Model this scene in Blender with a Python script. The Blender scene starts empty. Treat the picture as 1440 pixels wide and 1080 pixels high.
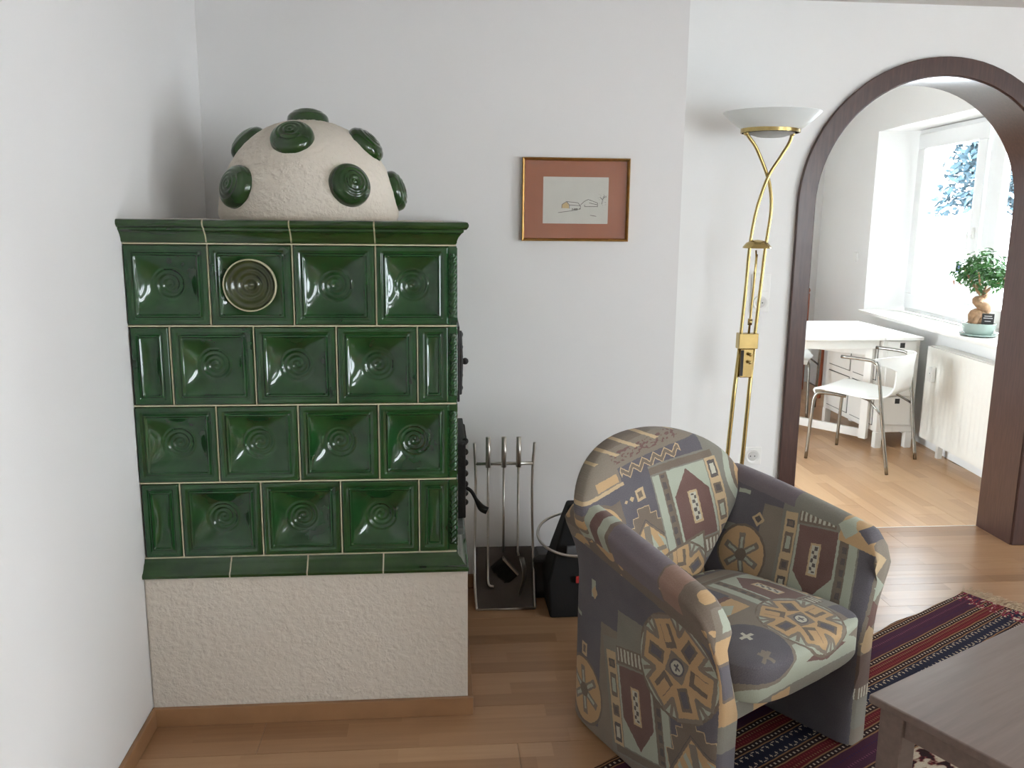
import bpy, bmesh, math, random
from mathutils import Vector, Matrix
random.seed(7)
PI = math.pi
SC = bpy.context.scene
COL = SC.collection

# ------------------------------------------------------------------ camera
cam_d = bpy.data.cameras.new('camera')
cam = bpy.data.objects.new('camera', cam_d)
COL.objects.link(cam)
FPX = 1213.94
cam_d.sensor_width = 36.0
cam_d.lens = FPX / 1440 * 36.0
cam_d.clip_start = 0.05
cam_d.clip_end = 300
PIT, YAW, ROL = 0.18982, -0.08834, 0.01019
fw = Vector((-math.sin(YAW) * math.cos(PIT), math.cos(YAW) * math.cos(PIT), -math.sin(PIT)))
rt = Vector((math.cos(YAW), math.sin(YAW), 0))
up = rt.cross(fw)
r2 = rt * math.cos(ROL) + up * math.sin(ROL)
u2 = up * math.cos(ROL) - rt * math.sin(ROL)
cam.matrix_world = Matrix(((r2.x, u2.x, -fw.x, -0.05804), (r2.y, u2.y, -fw.y, -2.39302),
                           (r2.z, u2.z, -fw.z, 1.45996), (0, 0, 0, 1)))
SC.camera = cam

# ------------------------------------------------------------------ world, daylight, exposure
wd = bpy.data.worlds.new('overcast_sky')
SC.world = wd
wd.use_nodes = True
bg = wd.node_tree.nodes['Background']
bg.inputs[0].default_value = (0.88, 0.95, 1.0, 1)
bg.inputs[1].default_value = 9.0
SC.view_settings.view_transform = 'Standard'
SC.view_settings.look = 'None'
SC.view_settings.exposure = 1.02
SC.view_settings.gamma = 1.0
SC.view_settings.use_curve_mapping = False

def portal(name, loc, target, sx, sy):
    d = bpy.data.lights.new(name, 'AREA')
    d.shape = 'RECTANGLE'
    d.size, d.size_y = sx, sy
    d.cycles.is_portal = True
    o = bpy.data.objects.new(name, d)
    COL.objects.link(o)
    o.location = loc
    o.rotation_euler = (Vector(target) - Vector(loc)).to_track_quat('-Z', 'Z').to_euler()
    return o

# room constants
XL, YB, XC, YA, YA2 = -0.885, 0.87, 0.865, 1.185, 1.41    # left wall, chimney wall, step, arch wall front / back
XR, YREAR, ZC = 3.9, -4.2, 2.33
KS = 0.09
KL = math.hypot(1, KS)
KN = Vector((1, -KS, 0)) / KL
KU = Vector((KS, 1, 0)) / KL
KP = Vector((3.05, 2.7, 0))
def K(s, off, z=0.0):
    return KP + KU * s + KN * off + Vector((0, 0, z))
LWS = ((-2.0, -0.9, 0.06, 2.12), (-3.9, -3.0, 0.85, 2.12))     # right-wall living room windows, the first lowered to the floor for extra light: y0 y1 z0 z1
for (y0, y1, z0, z1) in LWS:
    portal('window_daylight_portal', (XR + 0.26, (y0 + y1) / 2, (z0 + z1) / 2), (0, (y0 + y1) / 2, (z0 + z1) / 2), y1 - y0, z1 - z0)
RFILL = (2.45, 3.6, 0.85, 2.12)         # window added in the unseen rear wall for frontal light: x0 x1 z0 z1
portal('rear_fill_portal', ((RFILL[0] + RFILL[1]) / 2, YREAR - 0.13, (RFILL[2] + RFILL[3]) / 2), ((RFILL[0] + RFILL[1]) / 2, 0, (RFILL[2] + RFILL[3]) / 2), RFILL[1] - RFILL[0], RFILL[3] - RFILL[2])
KFILL = (1.6, 2.6, 0.12, 1.45)           # unseen opening added to brighten the kitchen window wall and radiator
portal('kitchen_fill_portal', (0.2, 2.1, 0.785), (2, 2.1, 0.785), 1.0, 1.33)
kc = K(0.15, 0.44, 1.455)
portal('kitchen_daylight_portal', kc, kc - KN, 2.1, 1.35)

# ------------------------------------------------------------------ node helpers
def lin(r, g, b):
    f = lambda c: (c / 255 / 12.92) if c / 255 <= 0.04045 else ((c / 255 + 0.055) / 1.055) ** 2.4
    return (f(r), f(g), f(b), 1.0)

class T:
    """small shorthand for building node trees"""
    def __init__(s, tree):
        s.t = tree; s.n = tree.nodes; s.l = tree.links
    def put(s, sock, v):
        if isinstance(v, bpy.types.NodeSocket): s.l.new(v, sock)
        else: sock.default_value = v
    def m(s, op, a, b=None, c=None):
        n = s.n.new('ShaderNodeMath'); n.operation = op
        for i, v in enumerate((a, b, c)):
            if v is not None: s.put(n.inputs[i], v)
        return n.outputs[0]
    def add(s, a, b): return s.m('ADD', a, b)
    def sub(s, a, b): return s.m('SUBTRACT', a, b)
    def mul(s, a, b): return s.m('MULTIPLY', a, b)
    def mx(s, a, b): return s.m('MAXIMUM', a, b)
    def mn(s, a, b): return s.m('MINIMUM', a, b)
    def ab(s, a): return s.m('ABSOLUTE', a)
    def mix(s, f, a, b, mode='MIX'):
        n = s.n.new('ShaderNodeMix'); n.data_type = 'RGBA'; n.blend_type = mode
        s.put(n.inputs[0], f); s.put(n.inputs[6], a); s.put(n.inputs[7], b)
        return n.outputs[2]
    def noise(s, vec, scale, detail=2, rough=0.5, out=0):
        n = s.n.new('ShaderNodeTexNoise')
        n.inputs['Scale'].default_value = scale; n.inputs['Detail'].default_value = detail; n.inputs['Roughness'].default_value = rough
        if vec is not None: s.l.new(vec, n.inputs['Vector'])
        return n.outputs[out]
    def coord(s, which='Object'):
        return s.n.new('ShaderNodeTexCoord').outputs[which]
    def sep(s, v):
        n = s.n.new('ShaderNodeSeparateXYZ'); s.l.new(v, n.inputs[0]); return n.outputs
    def comb(s, x, y, z=0.0):
        n = s.n.new('ShaderNodeCombineXYZ'); s.put(n.inputs[0], x); s.put(n.inputs[1], y); s.put(n.inputs[2], z); return n.outputs[0]
    def vmap(s, v, scale=(1, 1, 1), loc=(0, 0, 0)):
        n = s.n.new('ShaderNodeMapping'); s.l.new(v, n.inputs[0]); n.inputs['Scale'].default_value = scale; n.inputs['Location'].default_value = loc
        return n.outputs[0]
    def ramp(s, f, stops):
        n = s.n.new('ShaderNodeValToRGB'); s.l.new(f, n.inputs[0])
        e = n.color_ramp.elements
        while len(e) < len(stops): e.new(0.5)
        for i, (p, c) in enumerate(stops): e[i].position = p; e[i].color = c
        return n.outputs[0]
    def bump(s, h, strength=0.3, dist=0.01):
        n = s.n.new('ShaderNodeBump'); s.l.new(h, n.inputs['Height'])
        n.inputs['Strength'].default_value = strength; n.inputs['Distance'].default_value = dist
        return n.outputs[0]
    # flat shapes: negative inside
    def box(s, u, v, cx, cy, hx, hy):
        a = s.sub(s.ab(s.sub(u, cx)), hx); b = s.sub(s.ab(s.sub(v, cy)), hy)
        return s.mx(a, b)
    def dia(s, u, v, cx, cy, hx, hy):
        a = s.mul(s.ab(s.sub(u, cx)), 1 / hx); b = s.mul(s.ab(s.sub(v, cy)), 1 / hy)
        return s.mul(s.sub(s.add(a, b), 1.0), min(hx, hy) * 0.7)
    def circ(s, u, v, cx, cy, r, sy=1.0):
        a = s.sub(u, cx); b = s.mul(s.sub(v, cy), 1 / sy)
        return s.sub(s.m('SQRT', s.add(s.mul(a, a), s.mul(b, b))), r)
    def rot(s, u, v, cx, cy, deg, sc=1.0):
        c, q = math.cos(math.radians(deg)) / sc, math.sin(math.radians(deg)) / sc
        a = s.sub(u, cx); b = s.sub(v, cy)
        return s.add(s.mul(a, c), s.mul(b, q)), s.sub(s.mul(b, c), s.mul(a, q))
    def lay(s, col, sd, c, grow=0.0):
        return s.mix(s.m('LESS_THAN', sd, grow), col, c)
    def stripe(s, x, pitch, duty=0.5, off=0.0):       # 1 inside the stripe
        return s.m('LESS_THAN', s.m('FRACT', s.mul(s.add(x, off), 1 / pitch)), duty)

def new_mat(name):
    m = bpy.data.materials.new(name); m.use_nodes = True
    t = T(m.node_tree)
    b = m.node_tree.nodes['Principled BSDF']
    return m, t, b

def mat(name, col, rough=0.5, metal=0.0, coat=0.0, var=0.0, vscale=8.0, bump=0.0, bscale=60.0, bdist=0.004, spec=0.5, coords='Object', trans=0.0):
    m, t, b = new_mat(name)
    b.inputs['Roughness'].default_value = rough
    b.inputs['Metallic'].default_value = metal
    b.inputs['Coat Weight'].default_value = coat
    b.inputs['Coat Roughness'].default_value = 0.05
    b.inputs['Specular IOR Level'].default_value = spec
    b.inputs['Transmission Weight'].default_value = trans
    c = t.coord(coords)
    if var:
        n = t.noise(c, vscale, 3)
        dark = tuple(x * (1 - var) for x in col[:3]) + (1,)
        lite = tuple(min(1, x * (1 + var)) for x in col[:3]) + (1,)
        t.l.new(t.ramp(n, [(0.3, dark), (0.7, lite)]), b.inputs['Base Color'])
    else:
        n = t.noise(c, vscale, 2)
        t.l.new(t.mix(0.04, col, t.mix(n, (0, 0, 0, 1), (1, 1, 1, 1))), b.inputs['Base Color'])
    if bump:
        t.l.new(t.bump(t.noise(c, bscale, 3), bump, bdist), b.inputs['Normal'])
    return m

M = {}
M['wall'] = mat('wall_paint', lin(226, 224, 222), 0.9, var=0.015, vscale=2.0, bump=0.08, bscale=220, bdist=0.002, spec=0.2)
M['wall_lit'] = mat('wall_paint_lit', lin(240, 240, 238), 0.9, var=0.012, vscale=2.0, bump=0.08, bscale=220, bdist=0.002, spec=0.2)  # lighter copy of the wall paint: stronger light on arch and kitchen put into colour
M['ceiling'] = mat('ceiling_paint', lin(225, 224, 220), 0.92, var=0.01, spec=0.2)
M['mortar'] = mat('tile_grout', lin(196, 190, 160), 0.85, var=0.08, vscale=40)
M['iron'] = mat('cast_iron', lin(24, 22, 21), 0.55, 0.3, var=0.2, vscale=60, bump=0.4, bscale=120)
M['grey_iron'] = mat('ash_grey_sheet', lin(120, 124, 120), 0.6, 0.4, var=0.2, vscale=30)
M['brass'] = mat('brushed_brass', lin(186, 164, 110), 0.25, 1.0, var=0.06, vscale=30)
M['steel'] = mat('brushed_steel', lin(192, 188, 180), 0.3, 1.0, var=0.1, vscale=25)
M['dark_steel'] = mat('dark_steel_sheet', lin(70, 64, 60), 0.38, 0.9, var=0.25, vscale=9)
M['chrome'] = mat('satin_chrome', lin(150, 148, 142), 0.25, 1.0)
M['white_plastic'] = mat('white_plastic', lin(238, 238, 234), 0.35, var=0.01)
M['white_lacquer'] = mat('white_lacquer', lin(238, 236, 230), 0.4, var=0.01)
M['white_metal'] = mat('white_radiator_paint', lin(236, 234, 226), 0.4, var=0.01)
M['pvc'] = mat('white_window_profile', lin(240, 242, 242), 0.35, var=0.01)
M['gap'] = mat('dark_gap', lin(35, 33, 31), 0.8)
M['black'] = mat('black_textile', lin(12, 11, 12), 0.75, var=0.15, vscale=40, bump=0.2, bscale=300)
M['black_plastic'] = mat('black_plastic', lin(22, 22, 23), 0.4)
M['grey_print'] = mat('grey_patch', lin(110, 112, 116), 0.6)
M['socket_well'] = mat('socket_inside', lin(205, 204, 200), 0.5)
M['red'] = mat('red_tag', lin(190, 40, 35), 0.6)
M['red_wood'] = mat('reddish_wood', lin(150, 74, 40), 0.45, var=0.2, vscale=14)
M['bristle'] = mat('black_bristle', lin(18, 17, 16), 0.9, var=0.3, vscale=90, bump=0.6, bscale=300)
M['soil'] = mat('potting_soil', lin(60, 46, 36), 0.95, var=0.3, vscale=90, bump=0.8, bscale=120)
M['pot'] = mat('pale_green_glaze', lin(150, 168, 160), 0.25, coat=0.4, var=0.05, vscale=12)
M['bark'] = mat('ficus_bark', lin(150, 118, 88), 0.75, var=0.3, vscale=35, bump=0.5, bscale=70)
M['leaf'] = mat('ficus_leaf', lin(58, 104, 48), 0.4, var=0.35, vscale=14)
M['gold'] = mat('gilded_frame', lin(160, 122, 66), 0.32, 0.85, var=0.2, vscale=45, bump=0.2, bscale=160)
M['mount'] = mat('rust_brown_mount', lin(168, 104, 72), 0.85, var=0.05, vscale=10)
M['paper'] = mat('drawing_paper', lin(216, 214, 204), 0.9, var=0.03, vscale=25)
M['ink'] = mat('brown_ink', lin(64, 48, 40), 0.9)
M['ochre_ink'] = mat('ochre_wash', lin(206, 176, 120), 0.9)
M['snow'] = mat('snow', lin(244, 246, 250), 0.8, var=0.02)
M['frost'] = mat('frosted_needles', lin(52, 74, 84), 0.85, var=0.5, vscale=3.0)
M['pink'] = mat('pink_film', lin(236, 110, 130), 0.6)
M['bluegrey'] = mat('blue_grey_film', lin(130, 140, 170), 0.6)
M['subfloor'] = mat('subfloor', lin(96, 74, 54), 0.9)

def plaster_mat(name, col, scale, strength):
    m, t, b = new_mat(name)
    b.inputs['Roughness'].default_value = 0.92
    b.inputs['Specular IOR Level'].default_value = 0.2
    c = t.coord()
    n1 = t.noise(c, scale, 4, 0.6)
    v = t.n.new('ShaderNodeTexVoronoi'); v.inputs['Scale'].default_value = scale * 1.1; v.feature = 'SMOOTH_F1'
    t.l.new(t.vmap(c, (1, 1, 1.5)), v.inputs['Vector'])
    h = t.add(t.mul(t.ramp(n1, [(0.42, (0, 0, 0, 1)), (0.62, (1, 1, 1, 1))]), 0.7), t.mul(v.outputs[0], 0.6))
    t.l.new(t.bump(h, strength, 0.007), b.inputs['Normal'])
    t.l.new(t.mix(t.noise(c, 5, 3), tuple(x * 0.93 for x in col[:3]) + (1,), col), b.inputs['Base Color'])
    return m
M['plaster'] = plaster_mat('rough_plaster', lin(214, 205, 192), 55, 0.45)
M['dome_plaster'] = plaster_mat('dome_plaster', lin(224, 214, 200), 60, 0.5)

def glaze_mat(name, col, var, rough=0.07):
    m, t, b = new_mat(name)
    c = t.coord()
    info = t.n.new('ShaderNodeObjectInfo').outputs['Random']
    off = t.comb(t.mul(info, 7.0), t.mul(info, 13.0), 0.0)
    a = t.n.new('ShaderNodeVectorMath'); a.operation = 'ADD'; t.l.new(c, a.inputs[0]); t.l.new(off, a.inputs[1])
    n = t.noise(a.outputs[0], 9, 3, 0.6)
    dk = tuple(x * (1 - var) for x in col[:3]) + (1,)
    lt = (col[0] * (1 + var) + 0.004, col[1] * (1 + var), col[2] * (1 + 0.4 * var), 1)
    t.l.new(t.ramp(n, [(0.3, dk), (0.7, lt)]), b.inputs['Base Color'])
    b.inputs['Roughness'].default_value = rough
    b.inputs['Specular IOR Level'].default_value = 0.5
    b.inputs['Coat Weight'].default_value = 0.3
    b.inputs['Coat Roughness'].default_value = 0.03
    t.l.new(t.bump(t.noise(a.outputs[0], 24, 2), 0.05, 0.004), b.inputs['Normal'])
    return m
M['glaze'] = glaze_mat('green_tile_glaze', lin(22, 66, 32), 0.3)
M['glaze2'] = glaze_mat('green_moulding_glaze', lin(30, 62, 26), 0.25, 0.12)
M['glaze3'] = glaze_mat('olive_cap_glaze', lin(52, 62, 34), 0.35, 0.15)

def frame_wood():
    m, t, b = new_mat('dark_brown_stained_wood')
    c = t.coord()
    n = t.noise(t.vmap(c, (18, 18, 1.6)), 6, 4, 0.6)
    t.l.new(t.ramp(n, [(0.25, lin(58, 36, 31)), (0.75, lin(82, 56, 49))]), b.inputs['Base Color'])
    b.inputs['Roughness'].default_value = 0.3
    b.inputs['Coat Weight'].default_value = 0.2
    b.inputs['Coat Roughness'].default_value = 0.2
    return m
M['frame_wood'] = frame_wood()

def plank_mat(name, dark, mid, lite, along):
    m, t, b = new_mat(name)
    g = t.n.new('ShaderNodeNewGeometry').outputs['Position']
    info = t.n.new('ShaderNodeObjectInfo').outputs['Random']
    p = t.sep(g)
    L, W = (p[0], p[1]) if along == 'X' else (p[1], p[0])
    # three printed strips per plank, each cut into staves
    strip = t.m('FLOOR', t.mul(W, 1 / 0.065))
    h1 = t.m('FRACT', t.mul(t.m('SINE', t.mul(strip, 12.9898)), 43758.5))
    stave = t.m('FLOOR', t.add(t.mul(L, 1 / 0.43), t.mul(h1, 5.0)))
    h2 = t.m('FRACT', t.mul(t.m('SINE', t.add(t.mul(strip, 78.233), t.mul(stave, 37.719))), 9758.5))
    tone = t.add(t.mul(h2, 0.7), t.mul(info, 0.3))
    grain = t.noise(t.comb(t.mul(L, 3.0), t.mul(W, 60.0), t.mul(h2, 20.0)), 1.0, 4, 0.6)
    f = t.add(t.mul(tone, 0.6), t.mul(grain, 0.4))
    t.l.new(t.ramp(f, [(0.2, dark), (0.5, mid), (0.85, lite)]), b.inputs['Base Color'])
    b.inputs['Roughness'].default_value = 0.3
    b.inputs['Specular IOR Level'].default_value = 0.45
    return m
M['plank'] = plank_mat('laminate_beech', lin(148, 110, 78), lin(168, 129, 94), lin(186, 148, 113), 'X')
M['plank_k'] = plank_mat('laminate_beech_kitchen', lin(176, 136, 98), lin(192, 152, 112), lin(206, 170, 130), 'Y')
M['skirting'] = mat('skirting_laminate', lin(150, 112, 78), 0.4, var=0.1, vscale=12)

def table_wood():
    m, t, b = new_mat('grey_brown_table_stain')
    c = t.coord()
    n = t.noise(t.vmap(c, (2.0, 26, 26)), 2.2, 4, 0.6)
    t.l.new(t.ramp(n, [(0.2, lin(112, 97, 90)), (0.8, lin(132, 116, 108))]), b.inputs['Base Color'])
    b.inputs['Roughness'].default_value = 0.36
    return m
M['table_wood'] = table_wood()

def glass_mat(name, tint=(1, 1, 1, 1), refl=0.06):
    m = bpy.data.materials.new(name); m.use_nodes = True
    t = T(m.node_tree)
    m.node_tree.nodes.remove(m.node_tree.nodes['Principled BSDF'])
    tr = t.n.new('ShaderNodeBsdfTransparent'); tr.inputs[0].default_value = tint
    gl = t.n.new('ShaderNodeBsdfGlossy'); gl.inputs['Roughness'].default_value = 0.02
    mx = t.n.new('ShaderNodeMixShader'); mx.inputs[0].default_value = refl
    t.l.new(tr.outputs[0], mx.inputs[1]); t.l.new(gl.outputs[0], mx.inputs[2])
    t.l.new(mx.outputs[0], m.node_tree.nodes['Material Output'].inputs[0])
    return m
def film(name, col, tr, rough=0.5):
    m, t, b = new_mat(name)
    n = t.noise(t.coord(), 6, 2)
    c = t.mix(n, col, tuple(min(1, x * 1.06) for x in col[:3]) + (1,))
    t.l.new(c, b.inputs['Base Color']); b.inputs['Roughness'].default_value = rough
    tl = t.n.new('ShaderNodeBsdfTranslucent'); t.l.new(c, tl.inputs[0])
    mx = t.n.new('ShaderNodeMixShader'); mx.inputs[0].default_value = tr
    t.l.new(b.outputs[0], mx.inputs[1]); t.l.new(tl.outputs[0], mx.inputs[2])
    t.l.new(mx.outputs[0], m.node_tree.nodes['Material Output'].inputs[0])
    return m
M['pink'] = film('pink_film', lin(238, 165, 172), 0.7)
M['bluegrey'] = film('blue_grey_film', lin(140, 150, 180), 0.6)
M['glass'] = glass_mat('window_glass', (0.97, 0.98, 0.98, 1), 0.05)
M['picture_glass'] = glass_mat('picture_glass', (0.96, 0.96, 0.96, 1), 0.05)

M['opal'] = film('frosted_opal_glass', lin(246, 249, 248), 0.55, 0.3)

# ------------------------------------------------------------------ mesh helpers
class MB:
    def __init__(s): s.v = []; s.f = []; s.uv = {}; s.mi = {}
    def pts(s, ps):
        i = len(s.v); s.v += [tuple(p) for p in ps]; return list(range(i, i + len(ps)))
    def face(s, idx, mi=0):
        s.f.append(tuple(idx))
        if mi: s.mi[len(s.f) - 1] = mi
    def box(s, x0, x1, y0, y1, z0, z1, mtx=None):
        p = [Vector((x, y, z)) for z in (z0, z1) for (x, y) in ((x0, y0), (x1, y0), (x1, y1), (x0, y1))]
        if mtx: p = [mtx @ q for q in p]
        i = s.pts(p)
        for q in ((3, 2, 1, 0), (4, 5, 6, 7), (0, 1, 5, 4), (1, 2, 6, 5), (2, 3, 7, 6), (3, 0, 4, 7)):
            s.face([i[k] for k in q])
        return s
    def prism(s, poly, h, fn):
        """poly of (a,b), extruded by h; fn(a,b,c)->xyz"""
        n = len(poly)
        a = s.pts([fn(x, y, 0) for x, y in poly]); b = s.pts([fn(x, y, h) for x, y in poly])
        s.face(a[::-1]); s.face(b)
        for i in range(n):
            j = (i + 1) % n; s.face((a[i], a[j], b[j], b[i]))
        return s
    def loft(s, rings, closed=True, cap=True):
        ids = [s.pts(r) for r in rings]
        n = len(rings[0])
        for a, b in zip(ids, ids[1:]):
            for i in range(n if closed else n - 1):
                j = (i + 1) % n; s.face((a[i], a[j], b[j], b[i]))
        if cap:
            s.face(ids[0][::-1]); s.face(ids[-1])
        return ids
    def tube(s, path, r, n=10, cap=True):
        P = [Vector(p) for p in path]
        rr = r if isinstance(r, (list, tuple)) else [r] * len(P)
        t0 = (P[1] - P[0]).normalized()
        ref = Vector((0, 0, 1)) if abs(t0.z) < 0.9 else Vector((1, 0, 0))
        nv = t0.cross(ref).normalized()
        rings = []
        for i, p in enumerate(P):
            t = (P[min(i + 1, len(P) - 1)] - P[max(i - 1, 0)]).normalized()
            nv = (nv - t * nv.dot(t)).normalized(); bv = t.cross(nv)
            rings.append([p + (nv * math.cos(2 * PI * k / n) + bv * math.sin(2 * PI * k / n)) * rr[i] for k in range(n)])
        s.loft(rings, True, cap)
        return s
    def lathe(s, prof, n=32, o=(0, 0, 0), mtx=None):
        o = Vector(o); rings = []
        for r, z in prof:
            ring = [Vector((r * math.cos(2 * PI * k / n), r * math.sin(2 * PI * k / n), z)) for k in range(n)]
            rings.append([(mtx @ q if mtx else q) + o for q in ring])
        s.loft(rings, True, True)
        return s
    def grid(s, nu, nv, fn, flip=False):
        ids = [[None] * (nv + 1) for _ in range(nu + 1)]
        for i in range(nu + 1):
            for j in range(nv + 1):
                ids[i][j] = s.pts([fn(i / nu, j / nv)])[0]
        for i in range(nu):
            for j in range(nv):
                q = (ids[i][j], ids[i + 1][j], ids[i + 1][j + 1], ids[i][j + 1])
                s.face(q[::-1] if flip else q)
        return ids
    def sphere(s, c, r, n=12, m=8, sc=(1, 1, 1)):
        prof = [(max(1e-5, math.sin(PI * i / m)) * r, -math.cos(PI * i / m) * r) for i in range(m + 1)]
        rings = [[(c[0] + q * math.cos(2 * PI * k / n) * sc[0], c[1] + q * math.sin(2 * PI * k / n) * sc[1], c[2] + z * sc[2]) for k in range(n)] for q, z in prof]
        s.loft(rings); return s
    def build(s, name, material, parent=None, smooth=False, bevel=0.0, bseg=2, subsurf=0, label=None, auto=None, merge=0.0):
        me = bpy.data.meshes.new(name)
        me.from_pydata([tuple(p) for p in s.v], [], s.f)
        bm = bmesh.new(); bm.from_mesh(me)
        if merge: bmesh.ops.remove_doubles(bm, verts=bm.verts, dist=merge)
        bmesh.ops.recalc_face_normals(bm, faces=bm.faces)
        bm.to_mesh(me); bm.free()
        for mm in (material if isinstance(material, (list, tuple)) else [material]):
            me.materials.append(M[mm] if isinstance(mm, str) else mm)
        if not merge:
            for k, mi in s.mi.items(): me.polygons[k].material_index = mi
        if smooth:
            for p in me.polygons: p.use_smooth = True
            if auto is not None: me.set_sharp_from_angle(angle=math.radians(auto))
        o = bpy.data.objects.new(name, me); COL.objects.link(o)
        if parent: o.parent = parent
        if bevel:
            b = o.modifiers.new('bevel', 'BEVEL'); b.width = bevel; b.segments = bseg; b.limit_method = 'ANGLE'; b.angle_limit = math.radians(40)
        if subsurf:
            q = o.modifiers.new('sub', 'SUBSURF'); q.levels = subsurf; q.render_levels = subsurf
        if label: o['label'] = label
        return o

def tag(o, label, cat, group=None, kind=None):
    o['label'] = label; o['category'] = cat
    if group: o['group'] = group
    if kind: o['kind'] = kind
    return o
def thing(name, label, cat, loc=(0, 0, 0), rz=0.0, group=None, kind=None):
    o = bpy.data.objects.new(name, None); COL.objects.link(o)
    o.empty_display_size = 0.1
    o.location = loc; o.rotation_euler = (0, 0, rz)
    return tag(o, label, cat, group, kind)
def struct(o, label, cat):
    return tag(o, label, cat, kind='structure')
def link_copy(src, parent, loc, rot=None):
    c = src.copy(); COL.objects.link(c); c.parent = parent; c.location = loc
    if rot is not None: c.rotation_euler = rot
    return c
def smoothpath(pts, n=8):
    """Catmull-Rom through points"""
    P = [Vector(p) for p in pts]; P = [P[0] * 2 - P[1]] + P + [P[-1] * 2 - P[-2]]
    out = []
    for i in range(1, len(P) - 2):
        for k in range(n):
            t = k / n
            out.append(0.5 * ((2 * P[i]) + (P[i + 1] - P[i - 1]) * t + (2 * P[i - 1] - 5 * P[i] + 4 * P[i + 1] - P[i + 2]) * t * t + (3 * P[i] - P[i - 1] - 3 * P[i + 1] + P[i + 2]) * t ** 3))
    out.append(P[-2]); return out
def interp(x, tab):
    if x <= tab[0][0]: return tab[0][1]
    for (a, b), (c, d) in zip(tab, tab[1:]):
        if x <= c:
            t = (x - a) / (c - a); t = t * t * (3 - 2 * t) if False else t
            return b + (d - b) * t
    return tab[-1][1]

# ================================================================== THE ROOM
# ---- floor: slab + planks
fl = MB().box(-1.2, 4.4, -4.5, 5.4, -0.16, -0.012).build('floor', 'subfloor')
struct(fl, 'beech-coloured laminate floor of planks running through both rooms', 'floor')
def plank(x0, x1, y0, y1, m):
    g = 0.0006
    o = MB().box(x0 + g, x1 - g, y0 + g, y1 - g, -0.012, 0.0).build('plank', m, fl)
    return o
PW, PL = 0.195, 1.285
def rows_x(y_lo, y_hi, x_lo, x_hi, m):
    k0 = math.floor(y_lo / PW); k = k0
    while k * PW < y_hi - 1e-6:
        a, b = max(y_lo, k * PW), min(y_hi, (k + 1) * PW)
        if b - a > 0.004:
            off = ((k * 0.437) % 1.0) * PL
            x = math.floor((x_lo - off) / PL) * PL + off
            while x < x_hi - 1e-6:
                c, d = max(x_lo, x), min(x_hi, x + PL)
                if d - c > 0.01: plank(c, d, a, b, m)
                x += PL
        k += 1
rows_x(YREAR, YB, XL, XR, 'plank')
rows_x(YB, YA, XC, XR, 'plank')
rows_x(YA, 1.427, 1.525, 2.575, 'plank')
KX0 = 0.4
k = math.floor(KX0 / PW)
while k * PW < 3.5:
    a, b = max(KX0, k * PW), (k + 1) * PW
    off = ((k * 0.437) % 1.0) * PL
    y = math.floor((1.432 - off) / PL) * PL + off
    while y < 5.2:
        c, d = max(1.432, y), min(5.2, y + PL)
        # stop at the skewed window wall
        lim = K(((c + d) / 2 - KP.y), 0.1).x
        if d - c > 0.01 and a < lim: plank(a, min(b, lim), c, d, 'plank_k')
        y += PL
    k += 1
MB().box(1.525, 2.575, 1.427, 1.432, -0.012, 0.001).build('threshold_strip', 'white_lacquer', fl)

def wall(name, mb, label, m='wall'):
    return struct(mb.build(name, m), label, 'wall')
wall('wall_left', MB().box(XL - 0.15, XL, YREAR, YB + 0.15, 0, ZC), 'white painted wall beside the tiled stove')
wall('wall_back', MB().box(XL, XC, YB, YA2, 0, ZC), 'white painted chimney wall behind the tiled stove')
wq = MB()
x0, x1, z0, z1 = RFILL
for a in ((XL - 0.15, x0, 0, ZC), (x1, XR + 0.15, 0, ZC), (x0, x1, 0, z0), (x0, x1, z1, ZC)): wq.box(a[0], a[1], YREAR - 0.15, YREAR, a[2], a[3])
wall('wall_rear', wq, 'plain white wall opposite the tiled stove')
w5 = MB()
for a in ((x0, x1, z0, z0 + 0.07), (x0, x1, z1 - 0.07, z1), (x0, x0 + 0.07, z0 + 0.07, z1 - 0.07), (x1 - 0.07, x1, z0 + 0.07, z1 - 0.07), ((x0 + x1) / 2 - 0.05, (x0 + x1) / 2 + 0.05, z0 + 0.07, z1 - 0.07)):
    w5.box(a[0], a[1], YREAR - 0.12, YREAR - 0.06, a[2], a[3])
struct(w5.build('window_5', 'pvc', bevel=0.004), 'white framed unseen window added opposite the stove for frontal light', 'window')
wr = MB()
(ya0, ya1, za0, z1), (yb0, yb1, z0, _) = LWS
for a in ((YREAR, yb0, 0, ZC), (yb1, ya0, 0, ZC), (ya1, YA2, 0, ZC), (ya0, ya1, 0, za0), (ya0, ya1, z1, ZC), (yb0, yb1, 0, z0), (yb0, yb1, z1, ZC)):
    wr.box(XR, XR + 0.3, a[0], a[1], a[2], a[3])
wall('wall_right', wr, 'white wall with the two living room window openings')
struct(MB().box(XL - 0.15, XR + 0.3, YREAR - 0.15, YA2, ZC, ZC + 0.15).build('ceiling', 'ceiling'), 'white living room ceiling', 'ceiling')
# window in the right wall (outside the picture, gives the room its daylight)
for n_, (y0, y1, z0, z1), lb in ((2, LWS[0], 'white framed window next to the arch, carried down to the floor for added light'), (4, LWS[1], 'white framed living room window farther from the arch')):
    w2 = MB()
    for a in ((y0, y1, z0, z0 + 0.07), (y0, y1, z1 - 0.07, z1), (y0, y0 + 0.07, z0 + 0.07, z1 - 0.07), (y1 - 0.07, y1, z0 + 0.07, z1 - 0.07), ((y0 + y1) / 2 - 0.05, (y0 + y1) / 2 + 0.05, z0 + 0.07, z1 - 0.07)):
        w2.box(XR + 0.18, XR + 0.24, a[0], a[1], a[2], a[3])
    struct(w2.build('window_%d' % n_, 'pvc', bevel=0.004), lb, 'window')

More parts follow.
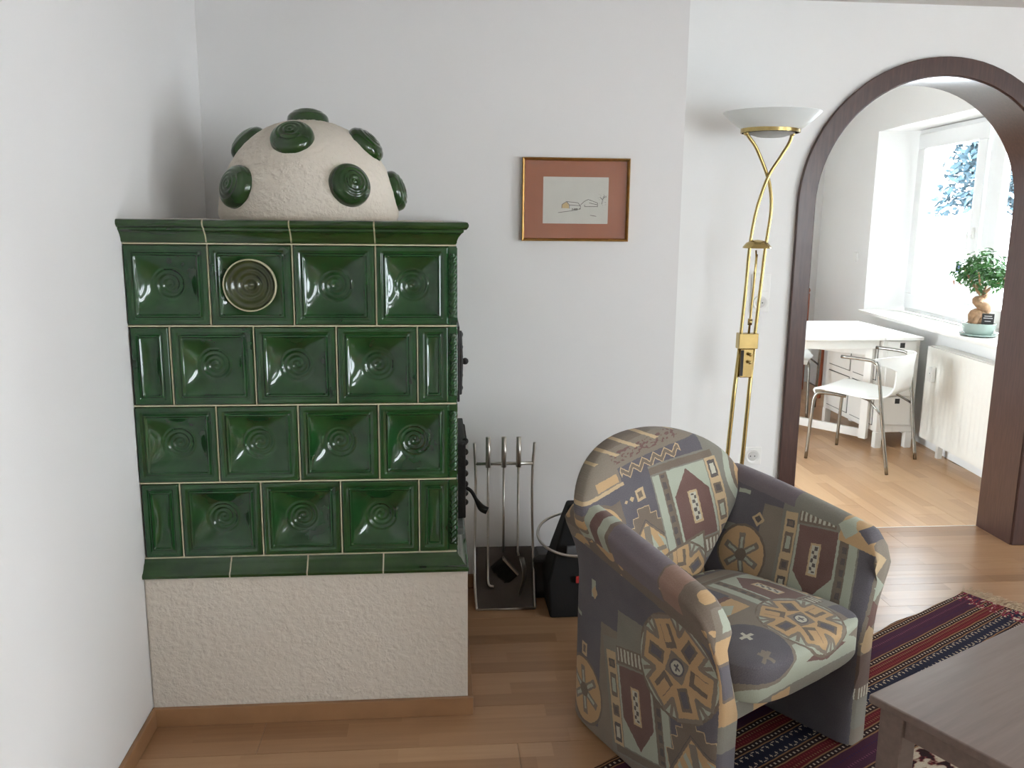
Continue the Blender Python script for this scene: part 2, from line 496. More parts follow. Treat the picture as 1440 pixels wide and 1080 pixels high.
# ---- arch wall
AX0, AX1, AR, ACX, AZS = 1.525, 2.575, 0.525, 2.05, 1.526
NA = 40
ARW = AR + 0.0047
arc = [(ACX - ARW * math.cos(PI * i / NA), AZS + ARW * math.sin(PI * i / NA)) for i in range(NA + 1)]
aw = MB()
WX0, WX1 = ACX - ARW, ACX + ARW
aw.box(XC, WX0, YA, YA2, 0, AZS); aw.box(WX1, XR, YA, YA2, 0, AZS)
aw.box(XC, WX0, YA, YA2, AZS, ZC); aw.box(WX1, XR, YA, YA2, AZS, ZC)
for (xa, za), (xb, zb) in zip(arc, arc[1:]):
    aw.prism([(xa, za), (xb, zb), (xb, ZC), (xa, ZC)], YA2 - YA, lambda a, b, c: (a, YA + c, b))
wall('wall_arch', aw, 'white wall with the round-arched passage to the kitchen', 'wall_lit')

def u_path(inset):
    r = AR - inset
    return [(ACX - r, 0.0), (ACX - r, 0.75)] + [(ACX - r * math.cos(PI * i / NA), AZS + r * math.sin(PI * i / NA)) for i in range(NA + 1)] + [(ACX + r, 0.75), (ACX + r, 0.0)]
def u_sweep(i_in, i_out, ya, yb):
    mb = MB(); A = u_path(i_in); B = u_path(i_out)
    mb.loft([[(a[0], ya, a[1]), (b[0], ya, b[1]), (b[0], yb, b[1]), (a[0], yb, a[1])] for a, b in zip(A, B)])
    return mb
tr = u_sweep(-0.004, -0.078, YA - 0.021, YA - 0.0005).build('trim_1', 'frame_wood', smooth=True, auto=35, bevel=0.003)
struct(tr, 'dark brown wooden arch frame around the kitchen passage', 'arch frame')
u_sweep(0.0, -0.0045, YA - 0.012, 1.427).build('lining', 'frame_wood', tr, smooth=True, auto=35)
u_sweep(-0.005, -0.07, YA2 + 0.0005, 1.427).build('casing', 'frame_wood', tr, smooth=True, auto=35)

# ---- skirting
def skirt(name, x0, x1, y0, y1, label):
    return struct(MB().box(x0, x1, y0, y1, 0, 0.056).build(name, 'skirting', bevel=0.003), label, 'baseboard')
skirt('baseboard_left', XL, XL + 0.014, YREAR, -0.0455, 'wood-coloured skirting along the wall left of the stove')
skirt('baseboard_back', 0.046, XC, YB - 0.014, YB, 'wood-coloured skirting behind the fire tools')
skirt('baseboard_arch', XC + 0.002, 1.445, YA - 0.014, YA, 'wood-coloured skirting behind the floor lamp')

# ---- kitchen shell
S0, S1 = -1.2, 2.62
KZC = 2.62
zs, zt = 0.775, 2.13
kw = MB()
A = [(-1.05, zs), (1.41, zs), (1.41, zt), (-1.05, zt)]
B = [(-0.9, zs), (1.2, zs), (1.2, zt - 0.01), (-0.9, zt - 0.01)]
O = [(S0, 0), (S1, 0), (S1, KZC), (S0, KZC)]
ia = kw.pts([K(s, 0.10, z) for s, z in A]); ib = kw.pts([K(s, 0.42, z) for s, z in B])
oa = kw.pts([K(s, 0.10, z) for s, z in O]); ob = kw.pts([K(s, 0.42, z) for s, z in O])
for i in range(4):
    j = (i + 1) % 4
    kw.face((oa[i], oa[j], ia[j], ia[i])); kw.face((ia[i], ia[j], ib[j], ib[i])); kw.face((ib[i], ib[j], ob[j], ob[i])); kw.face((ob[i], ob[j], oa[j], oa[i]))
wall('wall_kitchen_right', kw, 'white kitchen wall with deep window niche', 'wall_lit')
wall('wall_kitchen_back', MB().box(0.25, 3.8, 5.2, 5.35, 0, KZC), 'plain far wall of the kitchen')
kl = MB()
y0, y1, z0, z1 = KFILL
for a in ((YA2, y0, 0, KZC), (y1, 5.2, 0, KZC), (y0, y1, 0, z0), (y0, y1, z1, KZC)): kl.box(0.25, 0.4, a[0], a[1], a[2], a[3])
w3 = MB()
for a in ((y0, y1, z0, z0 + 0.06), (y0, y1, z1 - 0.06, z1), (y0, y0 + 0.06, z0 + 0.06, z1 - 0.06), (y1 - 0.06, y1, z0 + 0.06, z1 - 0.06), ((y0 + y1) / 2 - 0.05, (y0 + y1) / 2 + 0.05, z0 + 0.06, z1 - 0.06)):
    w3.box(0.28, 0.34, a[0], a[1], a[2], a[3])
struct(w3.build('window_3', 'pvc', bevel=0.004), 'low white framed unseen window added opposite the radiator for light', 'window')
wall('wall_kitchen_left', kl, 'white kitchen wall hidden beside the passage')
struct(MB().box(0.25, 3.9, YA2 - 0.2, 5.35, KZC, KZC + 0.15).box(0.25, 3.9, YA2 - 0.2, YA2, ZC + 0.1501, KZC).build('ceiling_kitchen', 'ceiling'), 'white kitchen ceiling', 'ceiling')

# ---- kitchen window
def kbox(mb, s0, s1, o0, o1, z0, z1):
    p = [K(s, o, z) for z in (z0, z1) for (s, o) in ((s0, o0), (s1, o0), (s1, o1), (s0, o1))]
    i = mb.pts(p)
    for q in ((3, 2, 1, 0), (4, 5, 6, 7), (0, 1, 5, 4), (1, 2, 6, 5), (2, 3, 7, 6), (3, 0, 4, 7)): mb.face([i[k] for k in q])
def kframe(mb, s0, s1, z0, z1, w, o0, o1):
    kbox(mb, s0, s1, o0, o1, z0, z0 + w); kbox(mb, s0, s1, o0, o1, z1 - w, z1)
    kbox(mb, s0, s0 + w, o0, o1, z0 + w, z1 - w); kbox(mb, s1 - w, s1, o0, o1, z0 + w, z1 - w)
fz0, fz1 = 0.80, 2.118
wf = MB(); kframe(wf, -0.9, 1.2, fz0, fz1, 0.055, 0.32, 0.39); kbox(wf, 0.125, 0.215, 0.32, 0.39, fz0 + 0.055, fz1 - 0.055)
win = wf.build('window_1', 'pvc', bevel=0.004)
struct(win, 'white two-casement kitchen window above the radiator', 'window')
for s0, s1 in ((0.225, 1.17), (-0.87, 0.115)):
    c = MB(); kframe(c, s0, s1, fz0 + 0.03, fz1 - 0.03, 0.11, 0.30, 0.345)
    co = c.build('casement', 'pvc', win, bevel=0.006)
    g = MB(); kbox(g, s0 + 0.105, s1 - 0.105, 0.325, 0.330, fz0 + 0.135, fz1 - 0.135); g.build('pane', 'glass', co)
    if s0 > 0:
        h = MB(); kbox(h, s0 + 0.03, s0 + 0.052, 0.285, 0.30, 1.36, 1.43); kbox(h, s0 + 0.035, s0 + 0.047, 0.262, 0.285, 1.385, 1.40); kbox(h, s0 + 0.033, s0 + 0.049, 0.252, 0.266, 1.29, 1.405)
        h.build('handle', 'white_plastic', co, bevel=0.004)
sl = MB(); kbox(sl, -1.045, 1.30, 0.012, 0.10, zs, zs + 0.022); kbox(sl, -1.0, 1.35, 0.10, 0.32, zs + 0.0005, zs + 0.022)
struct(sl.build('trim_2', 'white_lacquer', bevel=0.004), 'white window sill above the radiator', 'window sill')
for k, (s, z, w_, h_, m_) in enumerate(((0.40, 0.995, 0.085, 0.12, 'pink'), (0.53, 1.01, 0.08, 0.13, 'pink'), (0.47, 1.155, 0.07, 0.06, 'bluegrey'))):
    q = MB()
    p = [K(s - w_ / 2, 0.3235, z - h_ / 2), K(s + w_ / 2, 0.3235, z - h_ / 2 + 0.012), K(s + w_ / 2 - 0.012, 0.3235, z + h_ / 2 + 0.012), K(s - w_ / 2 - 0.012, 0.3235, z + h_ / 2)]
    a = q.pts(p); b = q.pts([x + KN * 0.0012 for x in p]); q.face(a); q.face(b[::-1])
    for i in range(4): q.face((a[i], a[(i + 1) % 4], b[(i + 1) % 4], b[i]))
    q.build('window_sticker', m_, win)

# ---- outside: snow and conifers
gr = MB()
def snow_z(x, y):
    d = max(0, (x - 6) * 0.55 + (y - 5) * 0.75)
    return -0.5 + 2.2 * sm_(d / 21.0) + 0.12 * math.sin(x * 0.5) * math.sin(y * 0.4) * min(1, d / 6)
def sm_(t):
    t = max(0, min(1, t)); return t * t * (3 - 2 * t)
gr.grid(40, 60, lambda i, j: (4.6 + 60 * i, -30 + 100 * j, snow_z(4.6 + 60 * i, -30 + 100 * j)))
struct(gr.build('snow_ground', 'snow', smooth=True), 'bright snowy slope outside the kitchen window', 'ground')
def conifer(loc, h, r, seed, label):
    rnd = random.Random(seed)
    t = thing('snowy_conifer', label, 'tree', loc, group='conifers outside the kitchen window')
    MB().tube([(0, 0, 0), (0, 0, h * 0.5), (0, 0, h * 0.97)], [h * 0.022, h * 0.014, 0.01], 8).build('trunk', 'bark', t)
    fb = MB()
    sn = MB()
    nl = 90
    for i in range(nl):
        z = h * (0.08 + 0.9 * i / nl); rr = r * (1 - i / nl) ** 0.85 + 0.08
        nb = max(8, int(34 * (1 - i / nl)))
        for k in range(nb):
            a = 2 * PI * (k + rnd.random()) / nb; L = rr * rnd.uniform(0.75, 1.1); w = 0.05 * L + 0.03
            d = Vector((math.cos(a), math.sin(a), 0)); s = Vector((-d.y, d.x, 0))
            p0 = Vector((0, 0, z)); p1 = d * L * 0.55 + Vector((0, 0, z - L * 0.12)); p2 = d * L + Vector((0, 0, z - L * 0.42))
            for q_ in range(5):
                f = (q_ + rnd.random()) / 5
                c0 = (p0.lerp(p1, f * 2) if f < 0.5 else p1.lerp(p2, f * 2 - 1)) + Vector((rnd.gauss(0, 0.05), rnd.gauss(0, 0.05), rnd.gauss(0, 0.05)))
                e1 = (d * rnd.uniform(0.4, 1) + Vector((rnd.gauss(0, 0.6), rnd.gauss(0, 0.6), rnd.gauss(-0.3, 0.5)))).normalized() * rnd.uniform(0.10, 0.20)
                e2 = e1.cross(Vector((rnd.gauss(0, 1), rnd.gauss(0, 1), rnd.gauss(0, 1)))).normalized() * rnd.uniform(0.03, 0.06)
                mb_ = sn if rnd.random() < 0.16 else fb
                q = mb_.pts([c0 - e1 + e2, c0 + e2 * 1.4, c0 + e1, c0 - e2 * 1.4, c0 - e1 - e2])
                mb_.face((q[0], q[1], q[3], q[4])); mb_.face((q[1], q[2], q[3]))
    fo = fb.build('foliage', 'frost', t); fo['kind'] = 'stuff'
    so = sn.build('snow_cover', 'snow', t); so['kind'] = 'stuff'
conifer((18.15, 25.0, snow_z(18.15, 25.0) - 0.05), 9.0, 1.9, 3, 'tall frosted conifer outside, seen through the wide casement')
conifer((23.0, 27.0, snow_z(23.0, 27.0) - 0.05), 10.0, 2.2, 5, 'broad frosted conifer outside, seen past the window mullion')

# ================================================================== TILED STOVE
ZT = 1.385
TP, TH = 0.222, 0.2204
stove = thing('tiled_stove', 'green glazed tiled stove with white plaster base and studded dome', 'stove', (0, 0, 0))
SX0 = XL + 0.0005
BZ = ZT - 4 * TH          # bottom of the tiles
bz1 = BZ - 0.052          # top of the plaster base
MB().box(SX0, 0.028, -0.030, YB - 0.0005, 0.0, bz1).build('plaster_base', 'plaster', stove, bevel=0.006)
sk = MB().box(SX0 + 0.0, 0.044, -0.0445, -0.0305, 0, 0.056).box(0.0285, 0.044, -0.0305, YB - 0.001, 0, 0.056)
sk.build('skirting', 'skirting', stove, bevel=0.002)
MB().box(SX0, -0.046, 0.046, YB - 0.0005, bz1, ZT + 0.055).build('grout_core', 'mortar', stove)
def sm(a, b, x):
    t = max(0, min(1, (x - a) / (b - a))); return t * t * (3 - 2 * t)
def tile_mesh(name, w, h, spiral=True, rope=0.0, ph=0.0, nu=72, nv=72, disc=True):
    """tile in its own plane: x right, z up, front towards -y; centred"""
    mb = MB()
    wf_ = w - rope
    cx = -rope / 2
    def H(x, z):
        d = min(wf_ / 2 - abs(x - cx), h / 2 - abs(z))      # distance from the tile edge
        if x > cx + wf_ / 2: d = 0.0
        y = -0.010 * sm(0.0, 0.0035, d)                      # rounded rim
        y += 0.0035 * sm(0.016, 0.0185, d) - 0.0045 * sm(0.0215, 0.0245, d) + 0.005 * sm(0.0265, 0.0295, d)
        iw, ih = wf_ / 2 - 0.031, h / 2 - 0.031
        u, v = (x - cx) / iw, z / ih
        if abs(u) < 1 and abs(v) < 1:
            dep = min(0.034, iw * 0.42)
            fu = 1 - abs(u) ** 2.1; fv = 1 - abs(v) ** 2.1
            y += dep * (fu * fv)
            if spiral:
                r = math.hypot(x - cx, z); a = math.atan2(z, x - cx)
                if r < 0.047:
                    y -= (0.0024 + 0.0018 * math.cos(2 * PI * r / 0.0135 - a + ph)) * sm(0.047, 0.043, r)
                elif False: pass
        return y
    def fn(i, j):
        x = -w / 2 + w * i; z = -h / 2 + h * j
        return (x, H(x, z), z)
    ids = mb.grid(nu, nv, fn)
    # sides back to the grout
    ring = [ids[i][0] for i in range(nu + 1)] + [ids[nu][j] for j in range(1, nv + 1)] + [ids[i][nv] for i in range(nu - 1, -1, -1)] + [ids[0][j] for j in range(nv - 1, 0, -1)]
    back = mb.pts([(mb.v[i][0], 0.0455, mb.v[i][2]) for i in ring])
    n = len(ring)
    for i in range(n):
        j = (i + 1) % n; mb.face((ring[i], ring[j], back[j], back[i]))
    return mb
G = 0.0042
full = None; variants = []
def place_tile(mb_or_obj, cx, cz, name='tile'):
    if isinstance(mb_or_obj, MB):
        o = mb_or_obj.build(name, 'glaze', stove, smooth=True, auto=50)
    else:
        o = link_copy(mb_or_obj, stove, (0, 0, 0))
    o.location = (cx, 0.0, cz); o.rotation_euler = (0, 0, 0); return o
protos = [tile_mesh('tile', TP - G, TH - G, ph=p) for p in (0.0, 2.1, 4.4)]
pobj = [None] * 3
half_l = None
RW = 0.0225
corner_full = corner_half = None
cnt = 0
flue_tile = None
for r in range(4):
    cz = ZT - TH * (r + 0.5)
    if r % 2 == 0: cells = [(-4, -3), (-3, -2), (-2, -1), (-1, 0)]
    else: cells = [(-4, -3.5), (-3.5, -2.5), (-2.5, -1.5), (-1.5, -0.5), (-0.5, 0)]
    for a, b in cells:
        xa, xb = max(a * TP, SX0 + 0.001), b * TP
        cx = (xa + xb) / 2; w = xb - xa
        if b == 0 and b - a > 0.9:
            if corner_full is None: corner_full = place_tile(tile_mesh('t', w - G / 2, TH - G, rope=RW), cx - G / 4 + 0, cz)
            else: place_tile(corner_full, cx - G / 4, cz)
        elif b == 0:
            if corner_half is None: corner_half = place_tile(tile_mesh('t', w - G / 2, TH - G, spiral=False, rope=RW, nu=44), cx - G / 4, cz)
            else: place_tile(corner_half, cx - G / 4, cz)
        elif b - a < 0.9:
            if half_l is None: half_l = place_tile(tile_mesh('t', w - G, TH - G, spiral=False, nu=44), cx, cz)
            else: place_tile(half_l, cx, cz)
        else:
            k = cnt % 3; cnt += 1
            if pobj[k] is None: pobj[k] = place_tile(protos[k], cx, cz)
            else: place_tile(pobj[k], cx, cz)
            if r == 0 and a == -3: flue_tile = (cx, cz)
        if a > -4: MB().box(xa - G / 2 + 0.0002, xa + G / 2 - 0.0002, -0.0055, 0.045, cz - TH / 2 + G / 2, cz + TH / 2 - G / 2).build('grout_line', 'mortar', stove)
for r in range(5):
    z = ZT - TH * r
    MB().box(SX0, -0.004, -0.0055, 0.045, z - G / 2 + 0.0002, z + G / 2 - 0.0002).build('grout_line', 'mortar', stove)
# round inspection cap in the second tile of the top row
fx, fz_ = flue_tile
fxx = fx - 0.004
ML = Matrix.Rotation(PI / 2, 4, 'X')       # lathe z axis -> -y
cap_prof = [(0.0001, -0.014)]
for i in range(1, 41):
    r = 0.064 * i / 40
    cap_prof.append((r, -0.016 * (1 - (r / 0.064) ** 2) + 0.0020 * math.cos(2 * PI * r / 0.0170)))
cap_prof += [(0.066, 0.003), (0.067, 0.0), (0.067, -0.03), (0.0001, -0.03)]
capo = MB().lathe(cap_prof, 48, (0, 0, 0), ML).build('flue_cap', 'glaze3', stove, smooth=True, auto=60)
capo.location = (fxx, -0.007, fz_); capo['label'] = 'round olive ceramic cap with concentric rings'
rim = MB().lathe([(0.0672, -0.03), (0.0672, 0.003), (0.0690, 0.0045), (0.0708, 0.003), (0.0708, -0.03)], 48, (0, 0, 0), ML).build('rim', 'mortar', capo, smooth=True, auto=60)
# rope moulding on the corner, one length per row
def rope_mesh(h, r0=0.0095):
    mb = MB(); n = 18; rings = []
    N = 46
    for i in range(N + 1):
        z = -h / 2 + h * i / N
        rings.append([((r0 + 0.0028 * math.cos(3 * (2 * PI * k / n) - 2 * PI * z / 0.0165 * 1.0)) * math.cos(2 * PI * k / n), (r0 + 0.0028 * math.cos(3 * (2 * PI * k / n) - 2 * PI * z / 0.0165)) * math.sin(2 * PI * k / n), z) for k in range(n)])
    mb.loft(rings); return mb
rp = None
for r in range(4):
    cz = ZT - TH * (r + 0.5)
    if rp is None:
        rp = rope_mesh(TH - 0.044).build('rope_moulding', 'glaze', stove, smooth=True); rp.location = (-0.0125, 0.003, cz)
    else: link_copy(rp, stove, (-0.0125, 0.003, cz))
# side tiles (stove side towards the fire tools)
side_plain = None
for r in range(4):
    cz = ZT - TH * (r + 0.5)
    edges = [0.0, 0.222, 0.444, 0.666, 0.868] if r % 2 else [0.0, 0.111, 0.333, 0.555, 0.777, 0.868]
    for a, b in zip(edges, edges[1:]):
        if a == 0.0: a = 0.014
        if abs((b - a) - 0.222) < 1e-6:
            if side_plain is None:
                side_plain = tile_mesh('t', 0.222 - G, TH - G, nu=40, nv=40).build('tile', 'glaze', stove, smooth=True, auto=50)
            else: side_plain = link_copy(side_plain, stove, (0, 0, 0))
            o = side_plain
        else:
            o = tile_mesh('t', b - a - G, TH - G, spiral=False, nu=24, nv=40).build('tile', 'glaze', stove, smooth=True, auto=50)
        o.rotation_euler = (0, 0, PI / 2); o.location = (-0.0095, (a + b) / 2 + 0.0, cz)
# mouldings: profile (out, z)
def moulding(prof, x0, x1, name, mat_, y_base=0.0, end_right=True):
    """front run from x0 to x1; prof list of (projection, z)"""
    mb = MB()
    rings = [[(x, y_base - p, z) for p, z in prof] + [(x, 0.02, prof[-1][1]), (x, 0.02, prof[0][1])] for x in (x0, x1)]
    mb.loft(rings)
    return mb.build(name, mat_, stove, smooth=True, auto=38)
cor = [(0.004, ZT + 0.003), (0.010, ZT + 0.0035), (0.0125, ZT + 0.008), (0.013, ZT + 0.013), (0.017, ZT + 0.022), (0.025, ZT + 0.032), (0.0305, ZT + 0.036), (0.031, ZT + 0.041), (0.038, ZT + 0.043), (0.0435, ZT + 0.050), (0.044, ZT + 0.056), (0.041, ZT + 0.0615), (0.036, ZT + 0.0635)]
base_m = [(0.034, bz1 + 0.0005), (0.040, bz1 + 0.003), (0.041, bz1 + 0.011), (0.038, bz1 + 0.0155), (0.033, bz1 + 0.018), (0.026, bz1 + 0.0255), (0.021, bz1 + 0.034), (0.0185, bz1 + 0.0375), (0.013, bz1 + 0.041), (0.010, bz1 + 0.047), (0.009, bz1 + 0.0505)]
def end_moulding(prof, x0, name, mat_, xr):
    """corner piece: front run from x0 to the mitred corner, then back along the side to the wall"""
    mb = MB()
    q = [(0.02, prof[-1][1]), (0.02, prof[0][1])]
    P = [(-p, z) for p, z in prof] + q
    rA = [(x0, y, z) for y, z in P]
    rB = [(xr - y, y, z) for y, z in P]
    rC = [(xr - y, YB - 0.001, z) for y, z in P]
    mb.loft([rA, rB, rC])
    return mb.build(name, mat_, stove, smooth=True, auto=38)
cuts = [SX0, -3 * TP, -2 * TP, -1 * TP]
for i in range(3):
    moulding(cor, cuts[i] + (0.002 if i else 0), cuts[i + 1] - 0.002, 'cornice_tile', 'glaze2')
end_moulding(cor, cuts[3] + 0.002, 'cornice_tile', 'glaze2', -0.014)
cutb = [SX0, -0.645, -0.43, -0.215]
for i in range(3):
    moulding(base_m, cutb[i] + (0.002 if i else 0), cutb[i + 1] - 0.002, 'plinth_tile', 'glaze2')
end_moulding(base_m, cutb[3] + 0.002, 'plinth_tile', 'glaze2', -0.010)
for prof, cs in ((cor, cuts), (base_m, cutb)):
    for x in cs[1:]:
        g_ = MB()
        g_.loft([[(xx, 0.0 - p + 0.0012, z) for p, z in prof] + [(xx, 0.02, prof[-1][1]), (xx, 0.02, prof[0][1])] for xx in (x - 0.0019, x + 0.0019)])
        g_.build('grout_line', 'mortar', stove)
MB().box(SX0, 0.012, -0.022, YB - 0.001, ZT + 0.0552, ZT + 0.0628).build('top_slab', 'plaster', stove)
# dome
DC = Vector((-0.448, 0.40, ZT + 0.0630)); DRX, DRZ = 0.274, 0.300
prof = []
for i in range(33):
    a = PI / 2 * i / 32
    prof.append((max(1e-4, DRX * math.cos(a) ** 0.92), DRZ * math.sin(a)))
prof = [(DRX - 0.006, 0.0), (DRX - 0.001, 0.012)] + prof[2:]
dm = MB().lathe(prof, 72)
rn = random.Random(4)
dm.v = [(x * (1 + rn.uniform(-0.004, 0.004)), y * (1 + rn.uniform(-0.004, 0.004)), z + (rn.uniform(-0.0015, 0.0015) if 0.02 < z < DRZ - 0.002 else 0)) for x, y, z in dm.v]
dome = dm.build('dome', 'dome_plaster', stove, smooth=True); dome.location = DC
kp = [(0.0001, 0.037)]
for i in range(1, 31):
    r = 0.062 * i / 30
    z = 0.036 * math.sqrt(max(0, 1 - (r / 0.064) ** 2.2)) + 0.0011 * math.cos(2 * PI * r / 0.0145) * (1 - (r / 0.064) ** 4)
    kp.append((r, z))
kp += [(0.0635, 0.0), (0.0635, -0.012), (0.0001, -0.012)]
kmesh = None
for (px, py, pz) in ((-0.62, 0.02, 0.781), (-0.071, -0.599, 0.798), (0.612, -0.12, 0.785), (-0.645, -0.672, 0.33), (0.515, -0.767, 0.36), (0.933, 0.06, 0.33), (-0.002, 0.06, 0.996), (-0.90, 0.35, 0.25), (0.55, 0.75, 0.35), (-0.4, 0.85, 0.4)):
    d = Vector((px, py, pz)).normalized()
    # point of the dome along d
    lo = 1 / math.sqrt((d.x ** 2 + d.y ** 2) / DRX ** 2 + d.z ** 2 / DRZ ** 2)
    p = d * lo
    nrm = Vector((p.x / DRX ** 2, p.y / DRX ** 2, p.z / DRZ ** 2)).normalized()
    rot = nrm.to_track_quat('Z', 'Y').to_euler()
    if kmesh is None:
        kmesh = MB().lathe(kp, 40).build('stud', 'glaze2', dome, smooth=True, auto=60); kmesh.location = p; kmesh.rotation_euler = rot
    else: link_copy(kmesh, dome, p, rot)
# iron doors on the side
up_d = MB().box(0.0006, 0.012, 0.22, 0.52, 0.90, 1.135)
for z in (0.93, 0.97, 1.0, 1.03, 1.06, 1.1): up_d.sphere((0.013, 0.30, z), 0.012, 10, 6)
up_d.tube([(0.012, 0.24, 0.92), (0.016, 0.24, 1.02), (0.012, 0.24, 1.12)], 0.008, 8)
ud = up_d.build('upper_door', 'iron', stove, bevel=0.003)
MB().tube([(0.012, 0.27, 1.02), (0.030, 0.27, 1.02)], 0.007, 8).sphere((0.03, 0.27, 1.02), 0.011, 10, 6).build('knob', 'iron', ud)
lo_d = MB().box(0.0006, 0.030, 0.20, 0.54, 0.53, 0.775)
for z in (0.77, 0.735, 0.70, 0.665, 0.63, 0.6, 0.57): lo_d.sphere((0.029, 0.24, z), 0.011, 10, 6)
for k in range(12): lo_d.sphere((0.028, 0.24 + 0.02 * k, 0.765), 0.009, 8, 6)
ld = lo_d.build('fire_door', 'iron', stove, bevel=0.004)
hp = smoothpath([(0.028, 0.26, 0.615), (0.05, 0.255, 0.60), (0.066, 0.25, 0.572), (0.082, 0.245, 0.548), (0.10, 0.24, 0.539)], 6)
nh = len(hp)
MB().tube(hp, [0.006 + 0.006 * sm(0.4, 0.75, i / nh) for i in range(nh)], 10).build('handle', 'iron', ld, smooth=True)
MB().box(0.0006, 0.022, 0.12, 0.6, bz1 + 0.054, 0.528).build('ash_panel', 'grey_iron', stove, bevel=0.003)

# ================================================================== PICTURE
pic = thing('framed_drawing', 'small gold-framed farmhouse drawing with rust-brown mount on white wall', 'picture', ((0.260 + 0.662) / 2, YB, 1.529))
PWd, PHt = 0.402 / 2, 0.303 / 2
fm = MB()
prof = [(0.0, 0.0), (0.0, -0.020), (0.0025, -0.0235), (0.006, -0.022), (0.0085, -0.015), (0.0105, -0.012), (0.0105, 0.0)]
cn = [(-1, -1), (1, -1), (1, 1), (-1, 1)]
rings = []
for sx, sz in cn + cn[:1]:
    rings.append([(sx * (PWd - a), b - 0.0008, sz * (PHt - a)) for a, b in prof])
fm.loft(rings, True, False)
fm.build('frame', 'gold', pic, merge=1e-5)
MB().box(-PWd + 0.0102, PWd - 0.0102, -0.008, -0.001, -PHt + 0.0102, PHt - 0.0102).build('mount', 'mount', pic)
px0, px1, pz0, pz1 = -0.122, 0.123, -0.087, 0.083
MB().box(px0, px1, -0.0088, -0.0081, pz0, pz1).build('paper', 'paper', pic)
MB().box(-PWd + 0.0104, PWd - 0.0104, -0.0116, -0.0106, -PHt + 0.0104, PHt - 0.0104).build('glass', 'picture_glass', pic)
ink = MB()
def stroke(pts, w=0.0009):
    for (a, b), (c, d) in zip(pts, pts[1:]):
        L = math.hypot(c - a, d - b) or 1e-6; nx, nz = -(d - b) / L * w, (c - a) / L * w
        i = ink.pts([(a + nx, -0.0091, b + nz), (c + nx, -0.0091, d + nz), (c - nx, -0.0091, d - nz), (a - nx, -0.0091, b - nz)])
        ink.face(i)
def zp(x, y): return (-0.2005 + (x - 165) * 0.0003912, 0.1515 - (y - 150) * 0.0003835)     # measured in the enlarged view
for s in ([(510, 668), (600, 655), (700, 640)], [(545, 625), (548, 590), (590, 562), (618, 592), (618, 628)], [(590, 562), (700, 572), (725, 600), (618, 594)], [(725, 600), (725, 632), (640, 640)], [(728, 590), (765, 556), (800, 540)], [(800, 540), (890, 572), (890, 590), (810, 572)], [(890, 590), (890, 612)], [(765, 590), (765, 608), (890, 606)], [(930, 585), (938, 540), (955, 500)], [(938, 540), (910, 515)], [(940, 530), (970, 510)], [(820, 690), (880, 700)], [(660, 632), (700, 628)]):
    stroke([zp(*p) for p in s])
rn = random.Random(2)
for _ in range(26):
    a, b = zp(rn.uniform(895, 975), rn.uniform(485, 590)); stroke([(a, b), (a + rn.uniform(-0.004, 0.004), b + rn.uniform(-0.003, 0.003))], 0.0005)
for x in (645, 668, 688, 715): 
    a, b = zp(x, 630); stroke([(a, b), (a + 0.003, b)], 0.0018)
io = ink.build('sketch_lines', 'ink', pic); io['kind'] = 'stuff'
oc = MB(); oc.face(oc.pts([(p[0], -0.0089, p[1]) for p in (zp(548, 624), zp(550, 592), zp(590, 566), zp(614, 592), zp(614, 626))]))
oc.build('colour_wash', 'ochre_ink', pic)

# ================================================================== FIRE TOOLS
st = thing('fire_tool_stand', 'steel fire tool stand with curved dark backplate beside the stove', 'tool stand', (0.197, 0.66, 0))
# local: x across, y depth
zs_ = [0.002, 0.01, 0.03, 0.06, 0.1, 0.15, 0.203]
sh = MB()
def sy(z): return -0.012 + 0.132 * (z / 0.205) ** 0.6
rings = []
for z in zs_: rings.append([(-0.108, sy(z), z), (0.108, sy(z), z), (0.108, sy(z) + 0.003, z), (-0.108, sy(z) + 0.003, z)])
sh.loft(rings); sh.build('backplate', 'dark_steel', st, smooth=True, auto=40)
for sx in (-1, 1):
    MB().tube(smoothpath([(sx * 0.111, -0.010, 0.005), (sx * 0.114, 0.056, 0.07), (sx * 0.114, 0.116, 0.205), (sx * 0.110, 0.126, 0.35), (sx * 0.109, 0.126, 0.5), (sx * 0.115, 0.122, 0.62)], 8), 0.0052, 8).build('rod', 'steel', st, smooth=True)
MB().tube([(-0.111, -0.012, 0.005), (0.111, -0.012, 0.005)], 0.0042, 8).build('front_rail', 'steel', st, smooth=True)
MB().tube([(-0.109, 0.126, 0.537), (0.109, 0.126, 0.537)], 0.0065, 10).build('crossbar', 'steel', st, smooth=True)
def tool_base(name, label, cat, dx):
    t = thing(name, label, cat, (0.197 + dx, 0.66, 0), group='fire tools hung on the stand')
    MB().tube([(0, 0.1085, 0.528), (0, 0.1085, 0.645)], 0.0098, 14).build('handle', 'steel', t, smooth=True)
    return t
t = tool_base('fire_poker', 'thin steel poker, fire tool hung nearest the green stove', 'poker', -0.063)
MB().tube(smoothpath([(0, 0.111, 0.53), (0, 0.100, 0.3), (0, 0.080, 0.15), (0, 0.044, 0.085), (0.02, 0.038, 0.075)], 6), 0.0044, 8).build('shaft', 'steel', t, smooth=True)
t = tool_base('hearth_brush', 'steel hearth brush with black bristles, middle tool of the stand', 'brush', -0.003)
MB().tube([(0, 0.111, 0.53), (0, 0.092, 0.19)], 0.0044, 8).build('shaft', 'steel', t, smooth=True)
mt = Matrix.Translation((0.026, 0.075, 0.142)) @ Matrix.Rotation(math.radians(49), 4, 'Y')
MB().box(-0.045, 0.045, -0.013, 0.013, -0.004, 0.004, mt).build('brush_back', 'steel', t, bevel=0.001)
bb = MB(); rn = random.Random(5)
